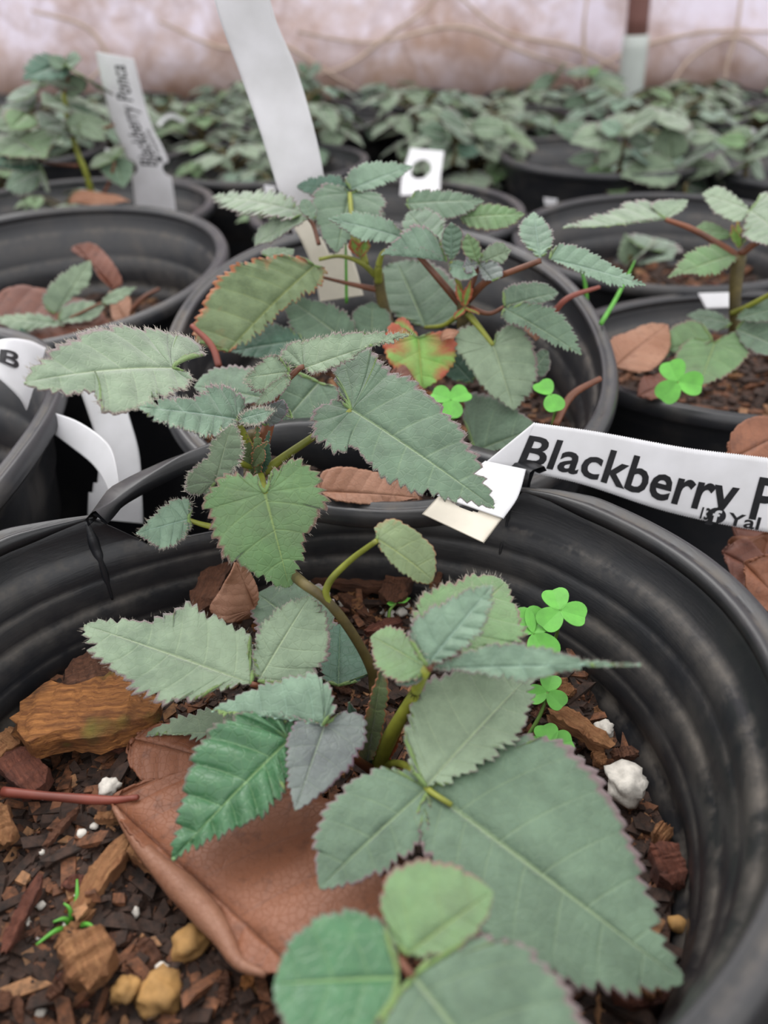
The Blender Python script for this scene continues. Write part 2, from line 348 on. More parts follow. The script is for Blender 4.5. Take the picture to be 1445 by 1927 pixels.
def soil(c, z, R, name='potting_soil', label=None, mound=.03, N=90, seed=0, crumbs=900, rr=.012):
    V = []; F = []; cx, cy = c; rnd = random.Random(seed)
    def hz(x, y):
        q = Vector((x*3.2+seed, y*3.2, .3)); q2 = Vector((x*13, y*13+seed, 1.3)); q3 = Vector((x*40, y*40, seed))
        return z+mound*noise.noise(q)*1.6+.028*noise.noise(q2)+.012*noise.noise(q3)
    nr = N//3
    V.append((cx, cy, hz(cx, cy)))
    for j in range(1, nr+1):
        for i in range(N):
            th = 2*math.pi*i/N; r = R*j/nr; x = cx+r*math.cos(th); y = cy+r*math.sin(th); V.append((x, y, hz(x, y)))
    for i in range(N): F.append((0, 1+i, 1+(i+1) % N))
    for j in range(nr-1):
        for i in range(N): a = 1+j*N+i; b_ = 1+j*N+(i+1) % N; F.append((a, a+N, b_+N, b_))
    o = mesh(name, V, F, SOIL); tag(o, label, 'soil', kind='stuff')
    if crumbs:
        V = []; F = []; MI = []
        for _ in range(crumbs):
            th = rnd.random()*6.283; r = R*math.sqrt(rnd.random())*.98; x = cx+r*math.cos(th); y = cy+r*math.sin(th); zz = hz(x, y)
            s = rr*(.3+rnd.random()**3*1.5); el = 1+rnd.random()**3*6; a = rnd.random()*6.28; tl = rnd.uniform(-.5, .5); b0 = len(V)
            ca, sa = math.cos(a), math.sin(a)
            for qx in (-1, 1):
                for qy in (-1, 1):
                    for qz in (-1, 1):
                        lx = qx*s*el*rnd.uniform(.6, 1.1); ly = qy*s*rnd.uniform(.5, 1.1); lz = qz*s*.6*rnd.uniform(.5, 1.1)+lx*tl
                        V.append((x+lx*ca-ly*sa, y+lx*sa+ly*ca, zz+lz+s*.3))
            for f_ in BF: F.append(tuple(b0+k_ for k_ in f_)); 
            m_ = rnd.choices((0, 1, 2), (.66, .26, .08))[0]; MI += [m_]*6
        o2 = mesh('bark_fines', V, F, CRUMB, None, None, False, MI); tag(o2, (label or 'potting mix')+', loose crumbs on top', 'bark fines', kind='stuff')
    return hz

def F_r(th):
    t = th-2*math.pi*round(th/(2*math.pi))
    r = 1.005+.0407*math.cos(2*t)+.0408*math.sin(2*t)
    return r+.012*math.sin(5*t+1)*math.exp(-((t-.6)/.6)**2)
FA, FB = math.radians(52), math.radians(132)
FC = Vector((-.209, 1.159, -1.168))
def F_top(th):
    t = th % (2*math.pi)
    if t < FA-.03 or t > FB+.03: return 0
    e = min((t-FA+.03)/.10, (FB+.03-t)/.16, 1); return -.135*e-.002
def F_r2(th):
    t = th % (2*math.pi); r = F_r(th)
    if FA-.1 < t < FB+.25: r -= .09*math.sin(math.pi*(t-FA+.1)/(FB-FA+.35))
    return r
potF, ringF = pot(FC, 1.93, 'large black nursery pot in the foreground with its back rim torn away', (-.0088, .06), F_r2, N=240, mat=PLASTIC, wall_top=F_top, rim_range=(FB+.01, 2*math.pi+FA))
# torn strip of rim behind the front pot
V = []; F = []; UV = []; n_ = 70
tp = crom([P(q) for q in ((174, 962, 1.77), (205, 946, 1.83), (262, 905, 1.94), (325, 864, 2.04), (392, 834, 2.12), (480, 806, 2.2), (620, 795, 2.22), (750, 812, 2.18), (880, 848, 2.08), (960, 868, 2.0), (1003, 884, 1.93))], n_)
hb = np.interp(np.linspace(0, 1, n_), [0, .06, .2, .4, .55, .8, .93, 1], [.05, .03, .05, .08, .17, .19, .16, .08])
tw = np.interp(np.linspace(0, 1, n_), [0, .08, .25, .5, 1], [1.1, -.2, .75, .15, .1])
for i in range(n_):
    a = tp[i]; t_ = (tp[min(i+1, n_-1)]-tp[max(i-1, 0)]).normalized(); out_ = Vector((t_.y, -t_.x, 0)).normalized()*-1
    dn = (Vector((0, 0, -1))+out_*-tw[i]*.9).normalized(); ot = (out_-dn*out_.dot(dn)).normalized()
    for j, (q, w_) in enumerate(((0, .0), (.0, .045), (-.02, .06), (.0, .03), (.1, .008), (.5, .0), (1, .0), (1, -.012), (.5, -.012), (.08, -.012))):
        V.append(a+dn*hb[i]*q+dn*(.02 if j in (2, 3) else 0)+ot*w_+Vector((0, 0, .006*noise.noise(a*9)))); UV.append((0, .4 if j == 1 else .05))
for i in range(n_-1):
    for j in range(10): F.append((i*10+j, i*10+(j+1) % 10, (i+1)*10+(j+1) % 10, (i+1)*10+j))
so = mesh('torn_rim_strip', V, F, PLASTIC, potF, UV); so['label'] = 'torn strip of black rim bowed away from the pot wall'
fo = tube('crease', [ringF(FB+.03, r, z, F_r2(FB+.03)) for r, z in ((.955, -.02), (.93, -.10), (.915, -.13), (.90, -.18), (.88, -.27))], [.010, .016, .012, .009, .003], PLASTIC, potF, 6)
seam = tube('mould_seam', [ringF(math.radians(52.5), r, z, F_r2(.9)) for r, z in ((.955, .01), (.93, -.06), (.915, -.13), (.892, -.2), (.886, -.27), (.868, -.34), (.862, -.44))], [.004]*5, PLASTIC, potF, 5)
hF = soil((-.2, 1.18), -1.65, .84, label='dark bark potting mix filling the front pot', mound=.05, N=200, seed=3, crumbs=14000, rr=.0092)

GZ = 3.15
def circ(o1, o2, rr=0): return lambda t: 1+rr+o1*math.cos(2*t)+o2*math.sin(2*t)
potM, _ = pot((.021, 3.0, -1.167), 1.93, 'black nursery pot behind the front pot, holding the leafy middle plant', (.004, -.1285), circ(-.12, -.0045, -.011), N=160)
hM = soil((.02, 2.98), -1.62, .80, label='potting mix in the pot behind the front pot', N=90, seed=7, crumbs=2500)
potL, _ = pot((-1.782, 4.158, -1.235), 1.88, 'black nursery pot at left with curled dead leaves inside', (-.021, -.064), circ(-.029, 0), N=160)
hL = soil((-1.78, 4.15), -1.68, .82, label='potting mix in the left pot with curled dead leaves', N=80, seed=9, crumbs=1800)
potR1, _ = pot((1.881, 5.297, -1.419), 1.70, 'black nursery pot at right with orange bark mulch, behind the clover pot', (-.033, -.04), circ(.0115, .004), N=140)
hR1 = soil((1.88, 5.3), -1.86, .84, label='orange bark mulch in the right pot behind the clover pot', N=80, seed=11, crumbs=1800, rr=.02)
potR2, _ = pot((1.83, 3.412, -1.413), 1.70, 'black nursery pot at right edge holding a bright clover sprig', (-.043, .084), circ(.0396, -.002, -.012), N=140)
hR2 = soil((1.83, 3.4), -1.68, .85, label='potting mix in the clover pot at right', N=90, seed=12, crumbs=2500, rr=.016)
def L0r(t):
    c_, s_ = abs(math.cos(t)), abs(math.sin(t)); return ((c_/.93)**2.5+(s_/1.13)**2.5)**(-1/2.5)
potL0, _ = pot((-2.02, 2.12, -1.20), 1.93, 'black nursery pot cut off by the left edge with a bent tag over its rim', (0, 0), L0r, N=140)
soil((-2.02, 2.12), -1.72, .82, label='potting mix in the pot at the left edge', N=60, seed=13, crumbs=0)

# ------------------------------------------------------------------ leaves
def saw(x): x = x-math.floor(x); return x
def tooth(x, k): f = x-math.floor(x); return f/k if f < k else (1-f)/(1-k)
def leaf(B, T, side1, side2, mat, parent, m=.4, roll=0., droop=.08, fold=.12, pleat=.012, teeth=.030, nv=7, per=3, name='leaflet', rows=9, hair=0, world=False, thick=.0035, seed=0, wav=.01, under='under', label=None, raw_pts=None):
    rnd = random.Random(seed+hash((round(B[0], 2), round(B[1], 2))) % 9999 if not world else seed)
    Bp, Tp = (Vector(B), Vector(T)) if world else (P(B), P(T))
    L = (Tp-Bp).length; a = (Tp-Bp)/L; mid = (Bp+Tp)/2
    n0 = (Vector((0, 0, 1))*(1-m)+(-mid).normalized()*m); n = (n0-a*n0.dot(a)).normalized()
    if roll: n = Matrix.Rotation(roll, 3, a) @ n
    w_ = n.cross(a)
    def to2(q):
        if world: return q
        d = ray(q[0], q[1]); t = Bp.dot(n)/d.dot(n); h = d*t-Bp; return (h.dot(a), h.dot(w_))
    N = nv*per*(6 if per > 2 else 4)+1; V = []; UV = []; F = []; edge_pts = []
    for sd, side in enumerate((side1, side2)):
        pts = [(0, 0)]+[to2(q) for q in side]+[(L, 0)]
        c2 = crom([Vector((p[0], p[1], 0)) for p in pts], N); sgn = 1 if sum(p[1] for p in pts) > 0 else -1
        us = []; cur = 0
        for p in c2: cur = max(cur, min(L, p.x-.45*abs(p.y))); us.append(cur)
        # smooth start
        base0 = len(V)
        for i, p in enumerate(c2):
            s = i/(N-1); tg = (c2[min(i+1, N-1)]-c2[max(i-1, 0)]).normalized(); nr = Vector((-tg.y, tg.x, 0))*sgn
            env = min(1, s*9)*min(1, (1-s)*7+.25) if i < N-1 else 0
            f1 = tooth(s*nv, .78); f2 = tooth(s*nv*per, .7)
            jt = .75+.6*noise.noise(Vector((math.floor(s*nv)*3.7+seed, sd*5., .5)))+.5*noise.noise(Vector((math.floor(s*nv*per)*1.9+seed, sd*7., 2.5)))
            off = teeth*1.95*L*env*jt*((f1**1.3-.45)*.7+(f2**1.2-.4)*.85); q = p+nr*off+tg*max(off, 0)*.45
            um = us[i]*(1-.0)
            for j in range(rows+1):
                t = (j/rows)**.85; x = um+(q.x-um)*(.62*t+.38*t*t); y = q.y*t
                z = 0; u = x/L
                z -= droop*L*(u-.0)**2*1.0; z += fold*abs(y)*(1-.3*u)
                z -= fold*.9*(y*y/L)*1.2
                z += pleat*L*(abs(math.sin(math.pi*s*nv))-.5)*min(1, t*3)*(1-.3*t)
                z += wav*L*noise.noise(Vector((x/L*2.4+seed, y/L*2.4, seed*.7)))*2*t
                pt = Bp+a*x+w_*y+n*z
                V.append(pt); UV.append((s*nv+sd*20, t if i not in (-1,) else 0))
            edge_pts.append((V[-1], (a*nr.x+w_*nr.y)))
        R1 = rows+1
        for i in range(N-1):
            for j in range(rows):
                q0 = base0+i*R1+j; f_ = (q0, q0+R1, q0+R1+1, q0+1)
                F.append(f_ if sgn > 0 else f_[::-1])
    o = mesh(name, V, F, [LM[mat] if mat in LM else DM[mat], LM[under] if under in LM else DM[under]], parent, UV)
    so = o.modifiers.new('thickness', 'SOLIDIFY'); so.thickness = thick*S; so.offset = -1; so.material_offset = 1; so.material_offset_rim = 0
    if label: o['label'] = label
    if hair:
        V = []; F = []
        for p, d in edge_pts[2:-2:1]:
            for _ in range(hair):
                d2 = (d*.8+n*rnd.uniform(-.2, .9)+a*rnd.uniform(-.2, .6)).normalized(); ln = .012*rnd.uniform(.5, 1.2); s2 = a.cross(d2).normalized()*.0009; b0 = len(V); pp = p+a*rnd.uniform(-.01, .01)-d*.004
                V += [pp-s2, pp+s2, pp+n*.0016, pp+d2*ln]; F += [(b0, b0+1, b0+3), (b0+1, b0+2, b0+3), (b0+2, b0, b0+3)]
        h = mesh('fringe_hairs', V, F, HAIR, o, smooth=False)
        tag(h, kind='stuff')
    return o
def stem(parent, pts, r, mat=None, name='petiole', seg=8):
    return tube(name, [P(q) for q in pts], [x*.68 for x in r], mat or STEM, parent, seg)
# ------------------------------------------------------------------ the front plant
pf = empty('blackberry_plant', P((705, 1450, -1.62)), 'blackberry plant rooted in the foreground pot, one cane leaning over its back rim', 'plant')
LK = dict(parent=pf)
def lf(B, T, s1, s2, mat, **k): return leaf(B, T, s1, s2, mat, k.pop('parent', pf), **k)
# lower right trio
lf((806, 1487, -1.34), (1290, 1842, -1.36), [(850, 1440), (905, 1412), (960, 1393), (1030, 1393), (1085, 1420), (1135, 1475), (1180, 1555), (1215, 1650), (1245, 1750)],
   [(790, 1530), (792, 1580), (830, 1655), (890, 1740), (960, 1800), (1050, 1840), (1140, 1862), (1230, 1860)], 'teal', m=.25, droop=.03, fold=.05, nv=9, pleat=.003, teeth=.02)
lf((803, 1484, -1.34), (600, 1664, -1.36), [(770, 1455), (720, 1447), (670, 1465), (625, 1505), (597, 1550), (592, 1610)], [(806, 1540), (795, 1580), (755, 1615), (710, 1640), (655, 1662)], 'teal', m=.25, fold=.06, droop=.06, pleat=.008, nv=6)
lf((803, 1480, -1.33), (1004, 1252, -1.24), [(776, 1440), (766, 1380), (778, 1320), (808, 1278), (870, 1256), (940, 1250)], [(850, 1468), (905, 1440), (950, 1405), (985, 1365), (1000, 1310)], 'sage', m=.35, fold=.12, droop=.08, pleat=.012, nv=7)
# nearest cluster at the bottom
lf((768, 1797, -1.22), (926, 1672, -1.18), [(735, 1765), (718, 1710), (728, 1650), (770, 1620), (825, 1618), (885, 1640)], [(815, 1797), (865, 1782), (905, 1740), (922, 1710)], 'fresh', m=.3, fold=.1, nv=6, pleat=.012)
lf((748, 1840, -1.22), (515, 1845, -1.20), [(738, 1780), (705, 1728), (650, 1712), (590, 1728), (540, 1775)], [(735, 1890), (700, 1960), (630, 2000), (560, 1960), (522, 1900)], 'gloss', m=.3, fold=.08, nv=6, pleat=.012)
lf((778, 1838, -1.22), (1010, 2130, -1.2), [(830, 1795), (900, 1768), (985, 1780), (1050, 1835), (1095, 1900), (1120, 1990), (1090, 2080)], [(745, 1890), (700, 1950), (720, 2060), (800, 2130), (900, 2150)], 'teal', m=.25, fold=.08, nv=7, pleat=.010)
# left shiny trio
lf((545, 1392, -1.36), (317, 1608, -1.42), [(558, 1368), (520, 1345), (470, 1345), (420, 1362), (380, 1395), (352, 1450), (338, 1510), (325, 1565)], [(546, 1440), (528, 1500), (480, 1540), (425, 1563), (370, 1585)], 'gloss', m=.3, fold=.16, pleat=.055, nv=8, droop=.1, rows=10)
lf((612, 1362, -1.34), (556, 1517, -1.36), [(570, 1355), (543, 1385), (540, 1430), (545, 1480)], [(650, 1342), (682, 1352), (688, 1390), (668, 1430), (630, 1470), (592, 1500)], 'purple', m=.5, fold=.16, pleat=.018, nv=6)
lf((608, 1364, -1.33), (394, 1330, -1.33), [(630, 1335), (622, 1300), (592, 1272), (545, 1278), (485, 1292), (430, 1312)], [(570, 1356), (520, 1343), (470, 1340), (425, 1342)], 'blue', m=.45, fold=.22, pleat=.03, nv=7)
lf((540, 1378, -1.5), (262, 1373, -1.52), [(520, 1340), (440, 1330), (370, 1335), (310, 1352)], [(480, 1397), (400, 1388), (330, 1375)], 'sage', m=.3, nv=6)
# two sage leaflets at left
lf((472, 1287, -1.36), (154, 1166, -1.30), [(477, 1245), (464, 1195), (425, 1172), (385, 1152), (347, 1133), (310, 1155), (265, 1162), (205, 1158)], [(425, 1292), (375, 1312), (315, 1322), (265, 1302), (222, 1265), (185, 1238), (162, 1200)], 'sage', m=.35, fold=.05, nv=7, droop=.05, pleat=.008, hair=1)
lf((486, 1281, -1.36), (580, 1120, -1.22), [(478, 1240), (485, 1190), (510, 1155), (545, 1130)], [(545, 1285), (590, 1270), (618, 1225), (616, 1175), (602, 1140)], 'sage', m=.5, fold=.1, nv=7, pleat=.010, hair=1)
# dark leaflets beneath
lf((590, 1205, -1.48), (480, 1105, -1.48), [(540, 1225), (495, 1205), (474, 1150)], [(630, 1180), (615, 1110), (550, 1085)], 'teal', m=.2, nv=5)
lf((636, 1290, -1.47), (640, 1165, -1.45), [(607, 1275), (602, 1225), (615, 1185)], [(675, 1280), (705, 1262), (690, 1225), (665, 1185)], 'deep', m=.3, nv=5)
# right upright group
lf((806, 1252, -1.15), (958, 1075, -1.12), [(795, 1215), (780, 1150), (806, 1108), (850, 1088), (900, 1068), (935, 1066)], [(860, 1245), (930, 1225), (980, 1205), (985, 1160), (972, 1115)], 'fresh', m=.5, fold=.1, droop=.12, nv=6, hair=1)
lf((804, 1252, -1.12), (926, 1097, -1.02), [(778, 1215), (774, 1178), (806, 1148), (845, 1128), (885, 1105)], [(850, 1236), (890, 1205), (915, 1168), (925, 1130)], 'blue', m=.6, fold=.2, pleat=.035, nv=7, hair=1)
lf((803, 1256, -1.15), (694, 1190, -1.17), [(780, 1215), (755, 1182), (722, 1174)], [(770, 1283), (730, 1275), (702, 1240)], 'fresh', m=.5, nv=6, fold=.06)
lf((806, 1258, -1.14), (1200, 1246, -1.02), [(870, 1232), (930, 1212), (985, 1212), (1040, 1222), (1090, 1236), (1140, 1243)], [(870, 1262), (930, 1272), (990, 1280), (1050, 1264), (1110, 1250), (1150, 1249)], 'blue', m=.8, fold=.08, nv=8, teeth=.012, hair=1)
lf((800, 1262, -1.16), (745, 1285, -1.18), [(780, 1258), (760, 1265)], [(790, 1282), (765, 1290)], 'blue', m=.4, nv=4)
stem(pf, [(707, 1450, -1.62), (735, 1385, -1.45), (775, 1315, -1.28), (803, 1258, -1.14)], [.032, .026, .02, .015])
stem(pf, [(803, 1258, -1.14), (830, 1240, -1.13), (868, 1226, -1.12)], [.015, .014, .010], STEMR)
stem(pf, [(722, 1440, -1.60), (760, 1440, -1.45), (803, 1484, -1.34), (850, 1515, -1.335)], [.018, .014, .012, .008])
stem(pf, [(700, 1450, -1.60), (660, 1420, -1.45), (612, 1362, -1.34)], [.02, .014, .010], STEMR)
stem(pf, [(612, 1362, -1.34), (575, 1372, -1.35), (545, 1392, -1.36)], [.009, .009, .008])
stem(pf, [(700, 1450, -1.60), (560, 1330, -1.50), (490, 1292, -1.38), (472, 1287, -1.36)], [.02, .014, .012, .010], STEMR)
stem(pf, [(715, 1470, -1.62), (725, 1600, -1.45), (730, 1720, -1.30), (758, 1818, -1.22), (778, 1838, -1.22)], [.022, .018, .014, .012, .010], STEMR)
lf((690, 1440, -1.58), (718, 1262, -1.25), [(676, 1400), (690, 1340), (704, 1295)], [(712, 1400), (726, 1340), (728, 1295)], 'olive', m=.9, fold=.5, nv=5, teeth=.01, name='stipule')
lf((700, 1450, -1.6), (660, 1330, -1.4), [(670, 1410), (650, 1370)], [(700, 1400), (680, 1355)], 'deep', m=.9, fold=.5, nv=4, teeth=.01, name='stipule')
lf((720, 1445, -1.58), (752, 1345, -1.4), [(722, 1400), (735, 1370)], [(745, 1410), (755, 1370)], 'rust', m=.9, fold=.4, nv=4, teeth=.01, name='stipule')
# cane and drooping bud leaf
stem(pf, [(712, 1440, -1.62), (705, 1300, -1.50), (695, 1250, -1.42), (655, 1180, -1.30), (612, 1128, -1.22), (566, 1094, -1.20), (535, 1060, 1.80), (505, 980, 1.82), (482, 895, 1.82)], [.03, .022, .018, .018, .020, .020, .022, .026, .032], STEMB, 'cane')
stem(pf, [(620, 1140, -1.235), (613, 1115, -1.20), (625, 1088, -1.16), (662, 1052, -1.10), (708, 1018, -1.02)], [.014, .013, .011, .010, .009])
lf((710, 1015, -1.02), (816, 1078, -1.06), [(706, 992), (726, 976), (750, 978), (790, 1000), (815, 1020), (822, 1048)], [(722, 1040), (748, 1066), (780, 1082), (804, 1086)], 'olive', m=.6, fold=-.15, droop=.35, nv=5, teeth=.02)
# stems and stipules of the upper tuft
stem(pf, [(482, 895, 1.82), (478, 850, 1.84), (475, 812, 1.84)], [.05, .042, .02], STEMB, 'cane')
stem(pf, [(485, 870, 1.83), (505, 800, 1.86), (520, 740, 1.88), (560, 696, 1.90), (572, 690, 1.9)], [.03, .026, .022, .014, .01], STEMR)
stem(pf, [(478, 860, 1.82), (462, 825, 1.80), (446, 792, 1.79)], [.022, .016, .012])
stem(pf, [(494, 890, 1.82), (540, 856, 1.84), (600, 815, 1.85), (662, 772, 1.84)], [.02, .016, .014, .012])
stem(pf, [(482, 880, 1.82), (435, 872, 1.75), (408, 905, 1.70)], [.016, .012, .010])
stem(pf, [(488, 895, 1.80), (495, 912, 1.70), (499, 926, 1.62)], [.02, .014, .01])
stem(pf, [(470, 985, 1.62), (420, 993, 1.62), (385, 988, 1.62), (354, 978, 1.62)], [.012, .011, .011, .008])
for B, T, c_ in (((478, 900, 1.80), (458, 812, 1.78), 'olive'), ((486, 900, 1.79), (484, 800, 1.76), 'olive'), ((492, 895, 1.80), (506, 815, 1.8), 'deep'), ((474, 880, 1.78), (500, 835, 1.74), 'olive'), ((520, 772, 1.86), (548, 785, 1.8), 'purple')):
    mx_, my_ = (B[0]+T[0])/2, (B[1]+T[1])/2
    lf(B, T, [(mx_-11, my_+8), (mx_-8, my_-12)], [(mx_+11, my_+8), (mx_+8, my_-12)], c_, m=.9, fold=.4, nv=4, teeth=.02, name='stipule')
# hanging green leaf and others of the tuft
lf((498, 927, 1.62), (546, 1108, 1.50), [(481, 898), (455, 890), (428, 893), (402, 912), (384, 945), (398, 985), (412, 1035), (440, 1058), (478, 1080), (512, 1100)], [(508, 903), (520, 885), (545, 866), (575, 872), (600, 900), (613, 940), (600, 975), (578, 1010), (568, 1050), (558, 1085)], 'fresh', m=.75, fold=.03, droop=.12, teeth=.05, nv=7, pleat=.010, hair=1, rows=10)
lf((355, 977, 1.62), (258, 1001, 1.55), [(360, 950), (346, 938), (318, 945), (288, 970)], [(354, 1000), (335, 1022), (308, 1032), (280, 1018)], 'blue', m=.7, fold=.1, pleat=.03, teeth=.04, nv=6, hair=1)
lf((405, 908, 1.70), (432, 806, 1.66), [(385, 932), (350, 922), (358, 885), (388, 862), (402, 828)], [(428, 895), (452, 868), (454, 835), (445, 815)], 'sage', m=.8, fold=.1, pleat=.02, nv=6, hair=1)
lf((446, 789, 1.79), (271, 757, 1.62), [(462, 768), (447, 742), (415, 728), (392, 730), (370, 748), (325, 746)], [(432, 808), (395, 820), (345, 803), (300, 785)], 'blue', m=.55, fold=.12, pleat=.03, teeth=.035, nv=8, hair=1)
lf((446, 790, 1.79), (512, 770, 1.74), [(462, 775), (488, 765)], [(462, 800), (490, 796)], 'blue', m=.6, pleat=.02, nv=5, hair=1)
lf((325, 693, 1.86), (64, 682, 1.56), [(345, 672), (389, 658), (360, 634), (300, 625), (235, 617), (175, 617), (130, 630), (88, 654)], [(358, 705), (352, 728), (310, 745), (255, 762), (205, 758), (190, 724), (135, 716), (95, 702)], 'sage', m=.42, fold=.05, droop=.14, teeth=.03, nv=8, pleat=.018, hair=2, rows=10)
lf((661, 771, 1.84), (925, 937, 1.52), [(636, 728), (628, 690), (660, 664), (700, 658), (722, 690), (775, 720), (835, 768), (875, 815), (905, 880)], [(630, 752), (592, 770), (592, 820), (630, 850), (668, 845), (705, 885), (760, 912), (815, 922), (870, 930)], 'teal', m=.6, fold=.06, droop=.10, teeth=.024, nv=9, pleat=.012, hair=1, rows=10)
lf((572, 694, 1.90), (762, 622, 1.86), [(530, 682), (540, 650), (595, 638), (640, 626), (700, 622)], [(600, 702), (650, 680), (690, 650), (735, 638)], 'sage', m=.55, fold=.06, pleat=.02, teeth=.022, nv=8, hair=2)
lf((545, 700, 1.88), (462, 709, 1.84), [(535, 682), (510, 668), (485, 685)], [(530, 722), (500, 738), (472, 728)], 'sage', m=.7, pleat=.02, nv=5, teeth=.05, hair=2)
lf((545, 705, 1.86), (482, 760, 1.80), [(520, 715), (495, 735)], [(540, 730), (510, 755)], 'sage', m=.7, nv=4, hair=1)
lf((500, 800, 1.82), (530, 755, 1.80), [(485, 780), (500, 762)], [(525, 795), (540, 772)], 'purple', m=.8, fold=.3, nv=4, pleat=.03)

# ------------------------------------------------------------------ the middle plant
pm = empty('blackberry_plant', P((870, 640, 2.9)), 'leafy blackberry plant in the pot just behind the front pot', 'plant')
pm.location = W((.25, 2.95, -1.62))
def lm_(B, T, s1, s2, mat, **k): return leaf(B, T, s1, s2, mat, pm, **k)
lm_((658, 364, 3.1), (634, 466, 2.85), [(640, 350), (608, 350), (585, 380), (600, 425), (612, 450)], [(690, 360), (722, 375), (720, 400), (695, 425), (655, 450)], 'teal', m=.6, nv=7)
lm_((660, 357, 3.1), (778, 305, 3.25), [(652, 330), (690, 306), (735, 302)], [(690, 360), (725, 345), (760, 325)], 'blue', m=.6, nv=6)
lm_((656, 359, 3.1), (552, 343, 3.3), [(640, 332), (600, 330), (572, 334)], [(630, 356), (590, 362), (565, 356)], 'deep', m=.7, nv=6, under='deep')
lm_((758, 447, 2.8), (622, 405, 2.75), [(735, 418), (690, 402), (655, 398)], [(745, 458), (710, 456), (675, 448), (645, 425)], 'blue', m=.55, nv=7, pleat=.02, fold=.2)
lm_((762, 384, 3.1), (911, 370, 3.1), [(785, 362), (815, 358), (860, 358)], [(790, 405), (840, 412), (882, 395)], 'teal', m=.5, nv=8, pleat=.015, fold=.15)
lm_((866, 410, 3.1), (984, 397, 3.0), [(880, 398), (912, 384), (950, 386)], [(885, 428), (925, 432), (962, 420)], 'fresh', m=.55, nv=8, pleat=.02)
lm_((840, 490, 2.75), (765, 388, 3.05), [(775, 450), (755, 420)], [(842, 450), (830, 405), (800, 385)], 'teal', m=.6, nv=7)
lm_((840, 492, 2.72), (723, 473, 2.62), [(815, 445), (780, 425), (745, 450)], [(825, 482), (780, 464), (750, 468)], 'blue', m=.6, nv=7, pleat=.02, fold=.25)
lm_((849, 491, 2.72), (849, 420, 2.72), [(832, 465), (834, 435)], [(868, 465), (870, 435)], 'blue', m=.85, nv=7, pleat=.03, fold=.2)
lm_((846, 494, 2.7), (896, 513, 2.62), [(860, 490), (885, 497)], [(850, 520), (875, 526)], 'blue', m=.6, nv=6, pleat=.02)
for T, a_, b_, c_ in (((880, 440, 2.72), [(875, 480), (868, 455)], [(905, 480), (900, 455)], 'fresh'), ((960, 470, 2.68), [(915, 468), (940, 455)], [(925, 500), (950, 492)], 'sage'), ((925, 525, 2.6), [(905, 515), (910, 525)], [(935, 495), (945, 515)], 'purple'), ((875, 500, 2.62), [(890, 510), (880, 512)], [(885, 490), (878, 485)], 'purple')):
    lm_((900, 497, 2.7), T, a_, b_, c_, m=.8, fold=.35, pleat=.04, nv=6, teeth=.04)
lm_((800, 616, 2.9), (745, 484, 3.2), [(735, 590), (706, 545), (715, 500)], [(865, 608), (868, 560), (840, 510), (795, 483)], 'teal', m=.7, nv=7, pleat=.006)
lm_((592, 500, 2.85), (433, 640, 2.55), [(560, 486), (520, 484), (470, 490), (425, 505), (390, 545), (366, 600), (385, 622)], [(612, 512), (595, 545), (560, 560), (525, 585), (485, 618)], 'olive', m=.7, nv=9, pleat=.02, droop=.2, fold=.1)
lm_((505, 484, 2.85), (555, 465, 2.95), [(490, 475), (515, 465)], [(530, 490), (552, 478)], 'sage', m=.6, nv=6)
lm_((662, 650, 2.75), (534, 548, 2.85), [(600, 650), (560, 635), (540, 590)], [(668, 615), (640, 580), (585, 560)], 'teal', m=.5, nv=7, pleat=.008)
lm_((572, 640, 2.7), (432, 655, 2.7), [(545, 620), (500, 608), (455, 630)], [(560, 668), (520, 676), (465, 668)], 'deep', m=.5, nv=7)
lm_((700, 632, 2.8), (700, 565, 2.9), [(665, 620), (665, 585)], [(735, 620), (730, 585)], 'teal', m=.6, nv=6)
lm_((520, 755, 2.3), (362, 718, 2.4), [(490, 700), (430, 685), (385, 695)], [(480, 760), (420, 755), (380, 738)], 'teal', m=.4, nv=6)
lm_((600, 720, 2.35), (520, 805, 2.3), [(540, 700), (515, 740)], [(640, 740), (610, 800), (560, 812)], 'teal', m=.4, nv=5)
lm_((787, 636, 2.65), (795, 728, 2.5), [(740, 610), (722, 655), (745, 700), (765, 722)], [(835, 625), (860, 655), (845, 695), (820, 718)], 'rust', m=.7, nv=6, pleat=.03, wav=.03)
lm_((787, 634, 2.66), (740, 605, 2.75), [(765, 600), (750, 596)], [(760, 635), (745, 622)], 'rust', m=.6, nv=5)
lm_((928, 650, 2.6), (967, 768, 2.42), [(900, 616), (862, 620), (855, 650), (882, 690), (915, 735)], [(940, 622), (970, 612), (998, 640), (1012, 690), (1000, 735)], 'sage', m=.75, nv=8, pleat=.010, teeth=.03, hair=1)
lm_((950, 577, 2.65), (1052, 545, 2.7), [(950, 545), (990, 530), (1025, 530)], [(975, 582), (1010, 572), (1040, 560)], 'teal', m=.5, nv=7)
lm_((948, 580, 2.62), (1095, 660, 2.45), [(990, 572), (1040, 580), (1075, 612)], [(950, 605), (990, 618), (1030, 640), (1065, 652)], 'teal', m=.55, nv=8, pleat=.010)
lm_((1016, 487, 2.62), (1004, 392, 2.8), [(982, 455), (978, 420)], [(1040, 458), (1032, 420)], 'blue', m=.7, nv=7, fold=.1)
lm_((1034, 487, 2.6), (1218, 528, 2.5), [(1050, 462), (1095, 468), (1140, 488), (1185, 512)], [(1065, 502), (1105, 518), (1150, 532), (1190, 532)], 'blue', m=.5, nv=9, pleat=.012, teeth=.024)
lm_((895, 850, 2.4), (1010, 800, 2.35), [(875, 790), (880, 740), (930, 745), (980, 775)], [(930, 850), (970, 830)], 'teal', m=.4, nv=6)
lm_((890, 720, 2.6), (835, 660, 2.7), [(850, 715), (830, 690)], [(895, 680), (870, 650)], 'deep', m=.5, nv=5)
